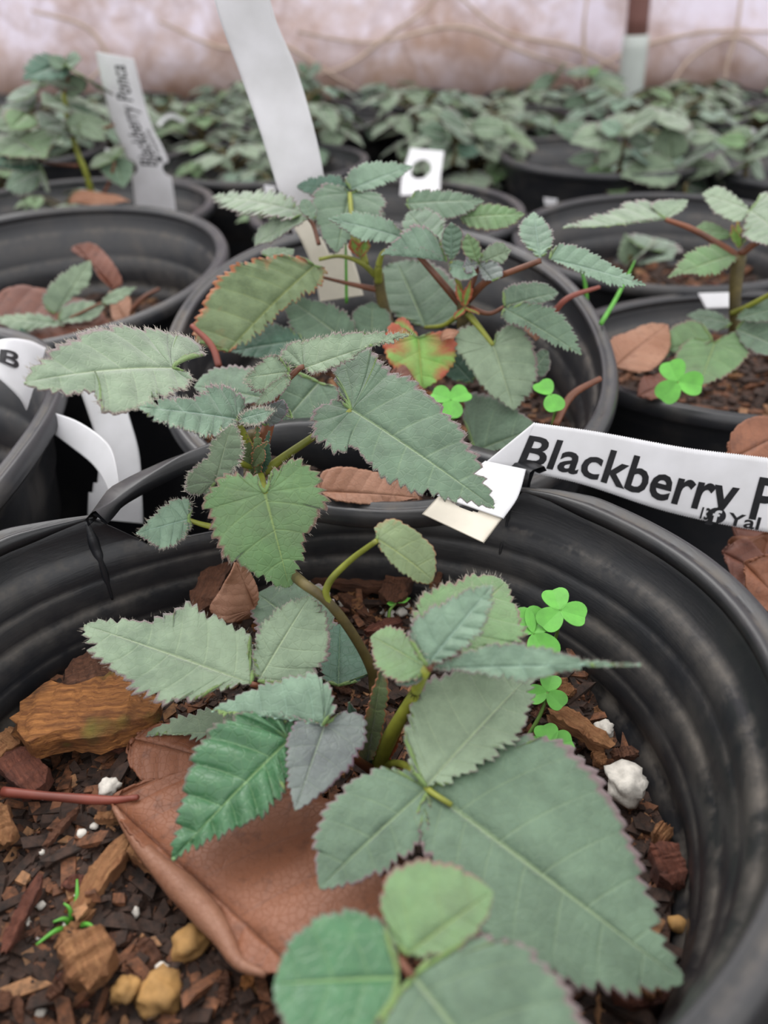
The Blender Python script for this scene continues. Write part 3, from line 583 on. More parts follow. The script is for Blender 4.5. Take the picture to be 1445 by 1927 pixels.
lm_((1000, 700, 2.6), (1032, 660, 2.65), [(1005, 670), (1020, 655)], [(1020, 710), (1035, 690)], 'teal', m=.5, nv=5)
def sm(pts, r, mat=STEM, name='petiole'): return stem(pm, pts, r, mat, name)
sm([(892, 690, 2.80), (880, 640, 2.75), (872, 575, 2.72), (870, 555, 2.72)], [.045, .045, .05, .03], STEMB, 'cane')
sm([(868, 575, 2.72), (830, 530, 2.72), (785, 478, 2.76)], [.022, .018, .014], STEMR)
sm([(880, 565, 2.72), (915, 530, 2.66), (960, 512, 2.62), (1018, 490, 2.6)], [.022, .018, .016, .014], STEMR)
sm([(872, 560, 2.7), (858, 520, 2.7), (848, 492, 2.7)], [.016, .012, .01]); sm([(878, 560, 2.7), (892, 525, 2.7), (900, 497, 2.7)], [.016, .014, .012], STEMR)
sm([(880, 590, 2.7), (905, 620, 2.65), (928, 650, 2.6)], [.02, .014, .012]); sm([(885, 580, 2.7), (920, 590, 2.65), (948, 578, 2.64)], [.016, .012, .01], STEMR)
sm([(866, 590, 2.72), (835, 612, 2.78), (800, 616, 2.85)], [.016, .012, .01])
for T in ((860, 535, 2.68), (885, 530, 2.66), (900, 590, 2.62), (855, 600, 2.66)):
    lm_((874, 578, 2.68), T, [((874+T[0])/2-9, (578+T[1])/2)], [((874+T[0])/2+9, (578+T[1])/2)], 'rust', m=.9, fold=.4, nv=4, name='stipule')
sm([(740, 640, 2.9), (718, 560, 2.9), (712, 515, 2.9)], [.03, .03, .03], STEMB, 'cane')
sm([(712, 530, 2.88), (712, 505, 2.86), (718, 480, 2.85), (728, 470, 2.85)], [.022, .022, .016, .01]); sm([(708, 520, 2.88), (680, 495, 2.86), (640, 482, 2.85), (600, 488, 2.85)], [.018, .014, .010, .010])
sm([(712, 545, 2.9), (685, 540, 2.9), (640, 530, 2.9), (600, 520, 2.9)], [.018, .014, .010, .008], STEMR); sm([(688, 500, 2.87), (680, 470, 2.88), (665, 440, 2.9), (658, 364, 3.08)], [.02, .02, .014, .012])
for T in ((662, 450, 2.84), (690, 448, 2.84)):
    lm_((678, 485, 2.86), T, [((678+T[0])/2-14, (485+T[1])/2)], [((678+T[0])/2+12, (485+T[1])/2)], 'rust', m=.9, fold=.4, nv=4, name='stipule')
sm([(600, 460, 2.9), (590, 425, 2.95), (578, 408, 3.0)], [.012, .012, .01], STEMR)
# leaf pair at the left of the middle plant, in front of the tall tag
lm_((578, 402, 3.0), (388, 345, 3.6), [(540, 372), (490, 352), (430, 345)], [(545, 415), (480, 405), (420, 380)], 'sage', m=.5, nv=8)
lm_((580, 410, 2.95), (470, 455, 3.1), [(530, 402), (480, 425)], [(560, 425), (510, 450)], 'sage', m=.5, nv=6)
lm_((590, 415, 2.92), (568, 372, 3.0), [(568, 400), (562, 385)], [(596, 395), (582, 375)], 'teal', m=.7, nv=5)

# ------------------------------------------------------------------ right-hand plants
p1 = empty('blackberry_plant', (2.2, 5.2, -1.8), 'blackberry plant at the right edge with one leaf arching left over the bark pot', 'plant')
p1.location = W((2.1, 3.5, -1.68))
def l1(B, T, s1, s2, mat, **k): return leaf(B, T, s1, s2, mat, p1, **k)
stem(p1, [(1375, 700, 3.2), (1382, 620, 3.22), (1384, 540, 3.25), (1391, 480, 3.28)], [.04, .035, .035, .045], STEMB, 'cane')
stem(p1, [(1388, 482, 3.28), (1345, 455, 3.3), (1300, 430, 3.35), (1252, 413, 3.4)], [.026, .02, .018, .014], STEMR)
stem(p1, [(1394, 478, 3.28), (1425, 455, 3.25), (1460, 440, 3.2)], [.024, .02, .018], STEMR)
stem(p1, [(1378, 590, 3.2), (1410, 575, 3.1), (1460, 548, 3.0)], [.02, .016, .014])
l1((1252, 412, 3.4), (1055, 442, 3.1), [(1225, 385), (1180, 385), (1160, 400), (1110, 415)], [(1200, 420), (1140, 428), (1100, 432)], 'sage', m=.25, nv=7, droop=-.05)
l1((1252, 412, 3.4), (1296, 372, 3.5), [(1225, 392), (1240, 376)], [(1275, 402), (1290, 388)], 'sage', m=.5, nv=5)
l1((1411, 396, 3.35), (1320, 356, 3.6), [(1370, 356), (1345, 345)], [(1390, 420), (1345, 400)], 'sage', m=.5, nv=7)
l1((1411, 396, 3.35), (1480, 440, 3.0), [(1440, 365), (1480, 390)], [(1400, 440), (1440, 450)], 'sage', m=.5, nv=7)
l1((1385, 478, 3.28), (1265, 512, 3.1), [(1350, 462), (1300, 472)], [(1375, 498), (1345, 515), (1300, 510)], 'fresh', m=.6, nv=6)
l1((1376, 440, 3.4), (1305, 428, 3.5), [(1345, 420), (1325, 415)], [(1360, 452), (1330, 446)], 'fresh', m=.5, nv=5)
for T, c_ in (((1378, 425, 3.25), 'rust'), ((1402, 430, 3.25), 'olive'), ((1388, 415, 3.3), 'rust')):
    l1((1391, 468, 3.26), T, [((1391+T[0])/2-9, (468+T[1])/2)], [((1391+T[0])/2+9, (468+T[1])/2)], c_, m=.9, fold=.4, nv=4, name='stipule')
l1((1376, 608, 3.15), (1292, 588, 3.3), [(1350, 588), (1320, 580)], [(1350, 625), (1315, 612)], 'teal', m=.5, nv=6)
l1((1340, 640, 3.05), (1245, 655, 3.1), [(1310, 605), (1262, 615)], [(1320, 650), (1280, 662)], 'fresh', m=.45, nv=6)
l1((1345, 645, 3.05), (1318, 718, 2.85), [(1300, 640), (1272, 668), (1285, 705)], [(1385, 625), (1412, 655), (1390, 690), (1350, 712)], 'fresh', m=.6, nv=7, pleat=.012)
l1((1278, 660, 3.1), (1152, 648, 3.15), [(1240, 635), (1190, 632)], [(1240, 678), (1190, 675)], 'blue', m=.4, nv=7)
l1((1385, 620, 3.1), (1470, 650, 2.9), [(1420, 590), (1460, 610)], [(1400, 650), (1440, 665)], 'teal', m=.5, nv=6)
l1((1385, 600, 3.1), (1470, 575, 3.0), [(1410, 575), (1445, 560)], [(1415, 605), (1450, 600)], 'teal', m=.5, nv=6)
# low leaves inside the left pot
p2 = empty('blackberry_seedling', (-1.5, 3.5, -1.6), 'small blackberry shoot lying among curled dead leaves in the left pot', 'plant')
def l2(B, T, s1, s2, mat, **k): return leaf(B, T, s1, s2, mat, p2, **k)
l2((106, 592, 3.55), (168, 488, 3.7), [(80, 570), (95, 535), (125, 508)], [(125, 570), (160, 540), (172, 510)], 'sage', m=.7, nv=6)
l2((112, 607, 3.5), (192, 572, 3.5), [(120, 580), (155, 565)], [(145, 608), (180, 595)], 'sage', m=.5, nv=6, fold=.2)
l2((190, 570, 3.5), (256, 538, 3.6), [(205, 552), (230, 540)], [(215, 572), (240, 555)], 'sage', m=.6, nv=5)
l2((120, 612, 3.45), (-20, 590, 3.5), [(80, 592), (30, 588)], [(80, 618), (30, 622)], 'sage', m=.5, nv=7)
l2((45, 660, 3.3), (40, 615, 3.35), [(25, 640)], [(65, 640)], 'deep', m=.5, nv=5)
stem(p2, [(140, 640, 3.6), (112, 608, 3.52), (106, 590, 3.55)], [.02, .014, .01], STEMR)
stem(p2, [(112, 608, 3.52), (150, 590, 3.5), (190, 570, 3.5)], [.012, .01, .008], STEMR)

# ------------------------------------------------------------------ tags
def ribbon(name, top, bot, mat, label, n=60, teeth=.0, notch=None, group=None, thick=.004, parent=None, cat='plant tag', slot=None, flat=False):
    """top/bot: edge points. notch: list of (u, radius) semicircles bitten out of both edges; slot: (u0, u1, v0, v1) ellipse hole"""
    f = (lambda l, k: [l[0].lerp(l[1], i/(k-1)) for i in range(k)]) if len(top) == 2 else crom
    A = f([P(q) for q in top], n*4+1); B_ = f([P(q) for q in bot], n*4+1); m = 14; N = n*4+1
    wd_ = (A[N//2]-B_[N//2]).length; ln = sum((A[i+1]-A[i]).length for i in range(N-1))
    V = []; F = []; UV = []
    for i in range(N):
        e0 = e1 = 0
        if teeth and i % 2: e0 = e1 = teeth/wd_
        u = i/(N-1)
        for (nu, nr) in (notch or []):
            d = abs(u-nu)*ln
            if d < nr: e = math.sqrt(nr*nr-d*d)/wd_; e0 = max(e0, e); e1 = max(e1, e)
        for j in range(m+1):
            v = e0+(1-e0-e1)*j/m; V.append(A[i].lerp(B_[i], v)); UV.append((u, v))
    for i in range(N-1):
        for j in range(m):
            if slot:
                u = (i+.5)/(N-1); v = (j+.5)/m; cu, cv, ru, rv_ = slot
                if ((u-cu)/ru)**2+((v-cv)/rv_)**2 < 1: continue
            F.append((i*(m+1)+j, i*(m+1)+j+1, (i+1)*(m+1)+j+1, (i+1)*(m+1)+j))
    o = mesh(name, V, F, mat, parent, UV)
    so = o.modifiers.new('t', 'SOLIDIFY'); so.thickness = thick*S; so.offset = 0
    if parent is None: tag(o, label, cat, group)
    elif label: o['label'] = label
    def at(u, v, lift=0):
        x = min(max(u, 0), 1)*(N-1); i = min(int(x), N-2); t = x-i
        a = A[i].lerp(A[i+1], t); b = B_[i].lerp(B_[i+1], t); p = a.lerp(b, v)
        nn = (A[i+1]-A[i]).cross(b-a).normalized()
        if nn.dot(-p) < 0: nn = -nn
        return p+nn*lift
    return o, at, wd_, ln
def letters(txt, at, u0, u1, v_base, v_cap, mat, parent, rot=False, bold=.018, name='printed_text', flip=1, lift=.004):
    cu = bpy.data.curves.new('t', 'FONT'); cu.body = txt; cu.offset = bold; cu.resolution_u = 3; cu.space_character = 1.02; cu.fill_mode = 'FRONT'
    ob = bpy.data.objects.new('t', cu); C.objects.link(ob); bpy.context.view_layer.update()
    me = bpy.data.meshes.new_from_object(ob.evaluated_get(bpy.context.evaluated_depsgraph_get()))
    bpy.data.objects.remove(ob); bm = bmesh.new(); bm.from_mesh(me)
    for _ in range(2):
        es = [e for e in bm.edges if e.calc_length() > .12]
        if es: bmesh.ops.subdivide_edges(bm, edges=es, cuts=1, use_grid_fill=False)
    bmesh.ops.triangulate(bm, faces=bm.faces[:])
    xs = [v.co.x for v in bm.verts]; x0, x1 = min(xs), max(xs); V = []
    for v in bm.verts:
        fx = (v.co.x-x0)/(x1-x0); u = u0+(u1-u0)*fx; vv = v_base+(v_cap-v_base)*(v.co.y/.70); V.append(at(u, vv, lift))
    bm.verts.index_update(); F = [tuple(v.index for v in f.verts) for f in bm.faces]; bm.free(); bpy.data.meshes.remove(me)
    o = mesh(name, V, F, mat, parent, smooth=False); return o
# front tag
t1 = empty('plant_tag', P((1000, 900, 2.0)), 'white printed label strip threaded round the torn rim of the front pot', 'plant tag')
r_, at, w1, l1_ = ribbon('label_strip', [(1006, 795, 2.02), (1130, 813, 2.02), (1290, 842, 2.0), (1445, 861, 1.98), (1580, 880, 1.95), (1800, 905, 1.9)], [(968, 884, 1.99), (1095, 912, 1.99), (1260, 965, 1.98), (1430, 1000, 1.95), (1560, 1012, 1.92), (1780, 1030, 1.88)], TAGM, None, n=90, teeth=.004, parent=t1)
letters('Blackberry Ponca', at, 0, .85, .83, .26, INK, r_, name='printed_name', bold=.02)
# small round emblem and the word beside it
emb = []; EV = []; EF = []
def disc(cu, cv, r, u_sc, mat, name, parent, lift, at=at, seg=28):
    V = [at(cu, cv, lift)]+[at(cu+math.cos(2*math.pi*i/seg)*r*u_sc, cv+math.sin(2*math.pi*i/seg)*r, lift) for i in range(seg)]
    return mesh(name, V, [(0, 1+i, 1+(i+1) % seg) for i in range(seg)], mat, parent, smooth=False)
disc(.488, .88, .115, w1/l1_, INK, 'round_emblem', r_, .0045)
letters('f', at, .479, .498, .965, .80, TAGM, r_, name='emblem_letter', bold=.03, lift=.006)
letters('13', at, .452, .472, .965, .80, INK, r_, name='printed_mark', bold=.03)
letters('Yal', at, .515, .59, .975, .80, INK, r_, name='printed_word')
ribbon('folded_corner', [(1006, 795, 2.02), (912, 872, 1.96)], [(968, 884, 1.99), (925, 890, 1.96)], TAGM, None, n=10, parent=t1)
ribbon('folded_band', [(912, 868, 1.96), (870, 900, 1.88), (822, 932, 1.80)], [(990, 884, 1.94), (975, 935, 1.84), (948, 976, 1.76)], TAGM, None, n=16, parent=t1, teeth=.003)
ribbon('tail', [(830, 928, 1.82), (794, 967, 1.74)], [(950, 970, 1.78), (911, 1022, 1.68)], TAGC, 'cream underside of the tag tail with a dark slit', n=12, parent=t1, teeth=.006, slot=(.12, .46, .16, .22))
# left text tag
t2 = empty('plant_tag', P((293, 395, 5.9)), 'white upright tag with printed name and side notches, behind the left pot', 'plant tag')
r2, at2, w2, l2_ = ribbon('tag_strip', [(293+38, 396, 5.95), (322, 330, 5.9), (312, 290, 5.88), (285, 235, 5.85), (268, 175, 5.8), (252, 111, 5.75)], [(255, 392, 5.95), (247, 330, 5.9), (236, 290, 5.88), (212, 235, 5.85), (193, 160, 5.8), (180, 97, 5.75)], TAGM, None, n=60, notch=[(.29, .05)], parent=t2)
letters('Blackberry Ponca', at2, .31, .95, .30, .70, INK, r2, name='printed_name', bold=.01)
disc(.36, .2, .07, w2/l2_, INK, 'round_emblem', r2, .005, at2)
letters('Yalaha', at2, .39, .56, .12, .24, INK, r2, name='printed_word', bold=.0)
# tall blank tag
t3 = empty('plant_tag', P((640, 560, 3.3)), 'tall blank white label strip curving up out of the pot behind', 'plant tag')
ribbon('tag_strip', [(493, -60, 3.2), (520, 40, 3.25), (558, 130, 3.3), (585, 220, 3.32), (602, 290, 3.34), (612, 350, 3.36), (618, 400, 3.38)], [(388, -60, 3.2), (415, 40, 3.25), (452, 140, 3.3), (487, 240, 3.32), (512, 320, 3.34), (536, 400, 3.36), (552, 440, 3.38)], TAGM, None, n=40, parent=t3)
ribbon('slotted_end', [(618, 395, 3.36), (650, 450, 3.2), (672, 510, 3.12), (684, 556, 3.08)], [(545, 415, 3.36), (565, 450, 3.2), (588, 505, 3.12), (602, 568, 3.08)], TAGC, None, n=24, parent=t3, slot=(.32, .42, .28, .12))
# hole punched tag and the scraps beside it
ribbon('plant_tag', [(772, 279, 7.0), (757, 330, 6.75), (753, 368, 6.5)], [(836, 285, 7.0), (830, 325, 6.75), (828, 362, 6.5)], TAGM, 'short white tag with a round hole, behind the middle plant', n=16, slot=(.42, .45, .21, .26))
ribbon('plant_tag', [(842, 292, 9), (862, 312, 9), (872, 328, 9)], [(882, 296, 9), (880, 310, 9), (876, 328, 9)], TAGM, 'small white tag scrap just right of the tag with a round hole', n=8)
ribbon('plant_tag', [(1313, 552, 3.9), (1328, 580, 3.85)], [(1384, 550, 3.9), (1386, 578, 3.85)], TAGM, 'white tag lying over the back rim of the clover pot', n=8)
# bent tag on the left pot with a letter B
t5 = empty('plant_tag', (-1.25, 2.5, -1.6), 'white tag bent over the rim of the left-edge pot, showing part of its name', 'plant tag')
t5.location = W((-1.3, 2.5, -1.3))
r5, at5, w5, l5_ = ribbon('label_strip', [(86, 655, 2.74), (50, 640, 2.70), (10, 645, 2.64), (-40, 665, 2.58)], [(62, 690, 2.62), (52, 700, 2.60), (10, 690, 2.56), (-40, 700, 2.52)], TAGM, None, n=16, parent=t5)
r5b, at5b, w5b, l5b = ribbon('hanging_end', [(86, 655, 2.70), (50, 640, 2.62), (8, 638, 2.54), (-35, 655, 2.50)], [(50, 772, 2.44), (38, 750, 2.42), (10, 722, 2.40), (-30, 690, 2.38)], TAGM, None, n=16, parent=t5)
letters('B', at5b, .75, .45, .62, .30, INK, r5b, name='printed_letter', lift=.008, bold=.02)
# loops of white tag hanging between the pots
t6 = empty('plant_tag', (-1.1, 2.6, -1.8), 'looped white tag tape hanging between the left pots with punched slots', 'plant tag')
t6.location = W((-1.1, 2.4, -2.0))
ribbon('outer_loop', [(118, 690, 2.72), (150, 770, 2.62), (172, 850, 2.5), (166, 930, 2.4), (164, 975, 2.36)], [(222, 690, 2.7), (240, 770, 2.6), (262, 850, 2.5), (268, 930, 2.4), (270, 985, 2.36)], TAGM, None, n=70, parent=t6, teeth=.0025, slot=(.42, .045, .42, .12))
ribbon('inner_loop', [(88, 772, 2.42), (150, 795, 2.34), (205, 838, 2.24), (222, 895, 2.16), (226, 940, 2.12)], [(78, 800, 2.4), (130, 838, 2.32), (178, 878, 2.22), (205, 925, 2.14), (212, 960, 2.1)], TAGM, None, n=40, parent=t6)

# ------------------------------------------------------------------ clover, seedlings, twigs
CLO = simple('clover_green', (98, 176, 64), .5, .12, 200)
def clover(cx, cy, d, r, label, foot, tilt=0, group=None, name='clover_sprig', kinds=(90, 210, 330), m=.45):
    c0 = P((cx, cy, d)); ft = P(foot)
    root = empty(name, ft, label, 'clover', group)
    root.location = W(ft)
    n = (Vector((0, 0, 1))*(1-m)+(-c0).normalized()*m).normalized(); e1 = Vector((1, 0, 0)); e1 = (e1-n*e1.dot(n)).normalized(); e2 = n.cross(e1)
    tube('stem', [ft, (ft+c0)/2+Vector((.01, 0, .01)), c0], [.006, .005, .004], THIN, root, 6)
    for k_, a in enumerate(kinds):
        a = math.radians(a+tilt); ax = e1*math.cos(a)+e2*math.sin(a); pr = n.cross(ax)
        V = [c0]; UVs = [(0, 0)]; F = []; K = 26
        for i in range(K+1):
            ph = -math.pi+2*math.pi*i/K; rad = .52*r*(1-.2*math.exp(-(ph/.38)**2)); x = .56*r+rad*math.cos(ph)*1.05; y = rad*math.sin(ph)*(1.02+.22*math.cos(ph))
            V.append(c0+ax*x+pr*y+n*(abs(y)*.22-.12*x*x/r)); UVs.append((.5, .5))
        for i in range(K): F.append((0, 1+i, 2+i))
        o = mesh('leaflet', V, F, CLO, root, smooth=False)
        o.modifiers.new('t', 'SOLIDIFY').thickness = .0002
    return root
clover(1054, 1148, -1.30, .062, 'bright green clover with three open leaflets, topmost by the inner pot wall', (1028, 1240, -1.60), 10)
clover(1003, 1192, -1.34, .075, 'bright green clover with folded leaflets, below left of the topmost one', (1010, 1290, -1.62), 30, kinds=(100, 30, 265))
clover(1031, 1302, -1.50, .05, 'green clover above the wood chip at the inner right wall', (985, 1400, -1.62), -20)
clover(1036, 1402, -1.56, .055, 'green clover half hidden behind the big right leaf', (1025, 1420, -1.62), 40, kinds=(-30, 60, 150))
clover(1036, 742, 2.40, .065, 'clover sprig inside the middle pot near its right wall', (1040, 800, 2.40), 20, kinds=(100, 260))
clover(848, 752, 2.42, .07, 'dark green clover under the middle plant', (850, 800, 2.45), 60)
clover(1275, 718, 2.66, .085, 'large bright clover leaf at the front of the right clover pot', (1272, 752, 2.64), 15, m=.7)
clover(1085, 296, 9.5, .14, 'bright green clover patch at the far right pot rim', (1080, 320, 9.5), 15, m=.7)
def grass(name, pts, label, r=.008, group=None, mat=None, cat='grass blade'):
    o = tube(name, [P(q) for q in pts], [r, r*.9, r*.3], mat or CLO, None, 6); return tag(o, label, cat, group)
grass('grass_seedling', [(1130, 610, 3.0), (1160, 560, 3.1), (1195, 490, 3.3)], 'thin grass blade leaning between the middle pot and right pots', .009)
grass('grass_seedling', [(652, 570, 3.0), (651, 500, 3.0), (650, 425, 3.0)], 'upright grass blade in front of the slotted tag end', .006)
grass('grass_seedling', [(1104, 565, 3.3), (1100, 530, 3.3), (1090, 500, 3.3)], 'short grass blade outside the middle pot rim', .008)
def twig(pts, r, label, mat=STEMR, group=None, name='dry_twig'):
    o = tube(name, [P(q) for q in pts], r, mat, None, 7); return tag(o, label, 'twig', group)
REDT = simple('twig_red', (138, 70, 56), .5, .2)
twig([(1040, 590, 2.8), (1070, 560, 2.8), (1128, 540, 2.85)], [.012, .010, .007], 'dark red petiole poking over the middle pot rim', REDT)
twig([(1045, 800, 2.35), (1075, 745, 2.45), (1130, 712, 2.5)], [.012, .014, .010], 'brown dry twig leaning on the right inner wall of the middle pot', STEMR)
twig([(412, 690, 2.5), (398, 650, 2.55), (360, 612, 2.6)], [.012, .012, .008], 'curved reddish twig over the left rim of the middle pot', REDT)
twig([(240, 590, 3.9), (270, 560, 3.95), (300, 543, 4.0)], [.014, .012, .008], 'thin brown twig leaning in the left pot', STEMR)
sp = empty('grass_seedling', P((135, 1745, -1.60)), 'small bright green grass seedling at the lower left', 'seedling')
for T in ((68, 1778), (145, 1655), (185, 1755), (100, 1735), (120, 1700)):
    tube('blade', [P((136, 1748, -1.62)), P(((136+T[0])/2+4, (1748+T[1])/2-12, -1.57)), P((T[0], T[1], -1.56))], [.007, .006, .002], CLO, sp, 6)
sd = empty('clover_seedling', P((733, 1170, -1.62)), 'tiny two-leaved seedling on the bark at the back of the front pot', 'seedling')
tube('stem', [P((732, 1172, -1.63)), P((733, 1150, -1.60)), P((745, 1134, -1.58))], [.006, .005, .004], THIN, sd, 6)
for T, s1_, s2_ in (((772, 1124, -1.57), [(755, 1124)], [(762, 1134)]), ((728, 1135, -1.58), [(735, 1128)], [(735, 1140)])):
    leaf((745, 1134, -1.58), T, s1_, s2_, 'clover', sd, teeth=0, nv=4, rows=4, name='cotyledon')

# ------------------------------------------------------------------ dead leaves
def dead(B, T, s1, s2, mat, label, group=None, **k):
    o = leaf(B, T, s1, s2, mat, None, teeth=k.pop('teeth', 0.004), name='dead_leaf', under=k.pop('under', mat), thick=.006, nv=k.pop('nv', 9), **k); tag(o, label, 'dead leaf', group); return o
dl = dead((205, 1505, -1.56), (560, 1830, -1.50), [(330, 1462), (480, 1450), (620, 1500), (730, 1600), (740, 1720), (660, 1800)], [(238, 1560), (300, 1630), (365, 1700), (420, 1770), (455, 1815), (500, 1832)], 'red', 'large reddish brown dead leaf under the front plant, its lower edge rolled up', m=.15, fold=.02, wav=.03, droop=0)
tube('leaf_stalk', [P((5, 1490, -1.55)), P((110, 1500, -1.55)), P((205, 1506, -1.555)), P((260, 1500, -1.54))], [.012, .010, .012, .006], REDT, dl, 7)
tube('rolled_edge', [P((215, 1520, -1.55)), P((258, 1585, -1.545)), P((310, 1640, -1.54)), P((362, 1690, -1.53)), P((415, 1755, -1.525)), P((450, 1812, -1.515)), P((500, 1834, -1.50))], [.006, .012, .020, .030, .028, .016, .006], DM['tan'], dl, 10)
dead((250, 1390, -1.55), (470, 1440, -1.55), [(300, 1365), (380, 1365), (440, 1385)], [(240, 1430), (280, 1475), (340, 1465), (420, 1470)], 'red', 'reddish dead leaf beside the golden bark chunk', m=.15, wav=.03, fold=.02)
dead((480, 1145, -1.50), (445, 1060, -1.36), [(440, 1168), (395, 1150), (420, 1105)], [(485, 1110), (470, 1075)], 'tan', 'crumpled tan dead leaf below the hanging green leaf', m=.7, wav=.08, fold=.3)
dead((600, 925, 1.98), (790, 930, 1.98), [(610, 888), (680, 882), (760, 895)], [(640, 945), (720, 945)], 'tan', 'brown dead leaf wedged behind the torn rim of the front pot', m=.5, wav=.03)
dead((1365, 870, 2.25), (1500, 800, 2.3), [(1380, 810), (1430, 780)], [(1400, 960), (1470, 960)], 'red', 'round reddish dead leaf standing behind the printed label strip', m=.8, wav=.02, fold=.05)
for i, (B, T, a_, b_, c_, lb) in enumerate([
    ((1360, 1040, 2.08), (1460, 1090, 1.96), [(1390, 1020), (1440, 1040)], [(1380, 1090), (1430, 1130)], 'dark', 'dark crumpled dead leaf outside the front pot rim, nearest the rim'),
    ((1380, 990, 2.21), (1480, 1010, 2.16), [(1420, 965), (1470, 980)], [(1400, 1040), (1450, 1050)], 'dark', 'dark crumpled dead leaf just under the printed label strip'),
    ((1400, 1060, 1.98), (1490, 1150, 1.86), [(1450, 1050), (1490, 1090)], [(1405, 1110), (1450, 1150)], 'red', 'reddish crumpled dead leaf at the right edge outside the front pot'),
    ((1370, 1030, 2.16), (1450, 1000, 2.11), [(1390, 1010)], [(1420, 1060)], 'red', 'reddish dead leaf scrap between two dark dead leaves')]):
    dead(B, T, a_, b_, c_, lb, m=.5, wav=.12, fold=.2, nv=6)
dead((213, 545, 3.9), (138, 455, 4.1), [(190, 525), (165, 490), (135, 470)], [(232, 535), (215, 500), (180, 460)], 'dark', 'upright curled brown dead leaf in the left pot', m=.8, fold=.6, wav=.05)
dead((-30, 620, 3.5), (205, 600, 3.5), [(0, 560), (70, 545), (160, 560)], [(60, 640), (150, 635)], 'dark', 'broad cupped brown dead leaf on the floor of the left pot', m=.4, fold=.15, wav=.03, under='tan')
dead((240, 610, 3.6), (205, 545, 3.7), [(212, 600)], [(245, 560)], 'tan', 'pale tan dead leaf scrap at the front of the left pot', m=.6, wav=.05)
dead((735, 705, 2.55), (800, 735, 2.45), [(760, 690)], [(755, 735)], 'dark', 'dark red dead leaf scrap under the reddened leaf of the middle plant', m=.5, wav=.08)
dead((830, 640, 2.6), (862, 622, 2.6), [(840, 618)], [(852, 634)], 'tan', 'small orange dead scrap above the reddened leaf', m=.5, wav=.1)
dead((1010, 640, 2.6), (1000, 585, 2.7), [(985, 620)], [(1022, 615)], 'tan', 'orange brown dead leaf hanging at the right of the middle plant', m=.6, wav=.08)
dead((1155, 690, 2.95), (1260, 600, 3.2), [(1150, 640), (1200, 610)], [(1220, 700), (1262, 650)], 'tan', 'pale tan dead leaf in the back left of the clover pot', m=.4, wav=.04)
dead((1200, 745, 2.8), (1290, 700, 2.9), [(1210, 710), (1250, 695)], [(1240, 750)], 'dark', 'brown dead leaf beneath the large bright clover leaf', m=.4, wav=.06)
dead((130, 382, 5.4), (240, 372, 5.4), [(150, 362), (200, 360)], [(180, 385)], 'tan', 'orange dead leaf at the foot of the tall plant at upper left', m=.5, wav=.04)
dead((700, 720, 2.5), (760, 745, 2.45), [(720, 705)], [(735, 745)], 'red', 'red tinged dead leaf under the centre leaf', m=.5, wav=.08)

# ------------------------------------------------------------------ bark and wood chips
def chip(p0, p1, w, th, mat, label=None, group=None, seed=0, name='bark_chip', rot=0., cat='bark chip', world=False):
    rnd = random.Random(seed*7+3); A, B_ = (Vector(p0), Vector(p1)) if world else (P(p0), P(p1)); ax = B_-A; L = ax.length; ax.normalize()
    up = Matrix.Rotation(rot, 3, ax) @ Vector((0, 0, 1)); n = (up-ax*up.dot(ax)).normalized(); sd = n.cross(ax); K = 22; M_ = 12; V = []; F = []
    for i in range(K):
        t = i/(K-1); e = min(1, .45+3*min(t, 1-t)); w_ = w*e*(1+.35*noise.noise(Vector((t*4, seed, 0)))); h_ = th*e*(1+.3*noise.noise(Vector((t*5, seed, 5))))
        off = sd*(w*.25*noise.noise(Vector((t*2, seed, 9))))
        for k_ in range(M_):
            a = 2*math.pi*k_/M_+.3; cx = max(-.8, min(.8, math.cos(a)*1.15)); cy = max(-.75, min(.75, math.sin(a)*1.1))
            r_ = 1+.22*noise.noise(Vector((k_*1.3, t*2.5, seed*1.7))); je = (rnd.uniform(-.06, .06)*L if i in (0, K-1) else 0)
            V.append(A+ax*(t*L+je)+off+sd*(cx*w_*r_)+n*(cy*h_*r_+.010*noise.noise(Vector((t*22, k_*2.1, seed)))))
    for i in range(K-1):
        for k_ in range(M_): F.append((i*M_+k_, i*M_+(k_+1) % M_, (i+1)*M_+(k_+1) % M_, (i+1)*M_+k_))
    F.append(tuple(range(M_))[::-1]); F.append(tuple((K-1)*M_+k_ for k_ in range(M_)))
    # local frame along the grain so that the wood texture follows the chip
    R = Matrix((ax, sd, n)).transposed(); c = (A+B_)/2; me = bpy.data.meshes.new(name)
    me.from_pydata([tuple((R.transposed() @ (v-c))*S) for v in V], [], F); me.materials.append(WM[mat]); me.polygons.foreach_set('use_smooth', [True]*len(F))
    o = bpy.data.objects.new(name, me); C.objects.link(o); o.matrix_world = Matrix.Translation(W(c)) @ R.to_4x4()
    mb = o.modifiers.new('edge', 'EDGE_SPLIT'); mb.split_angle = .7
    return tag(o, label, cat, group)
Z = -1.585
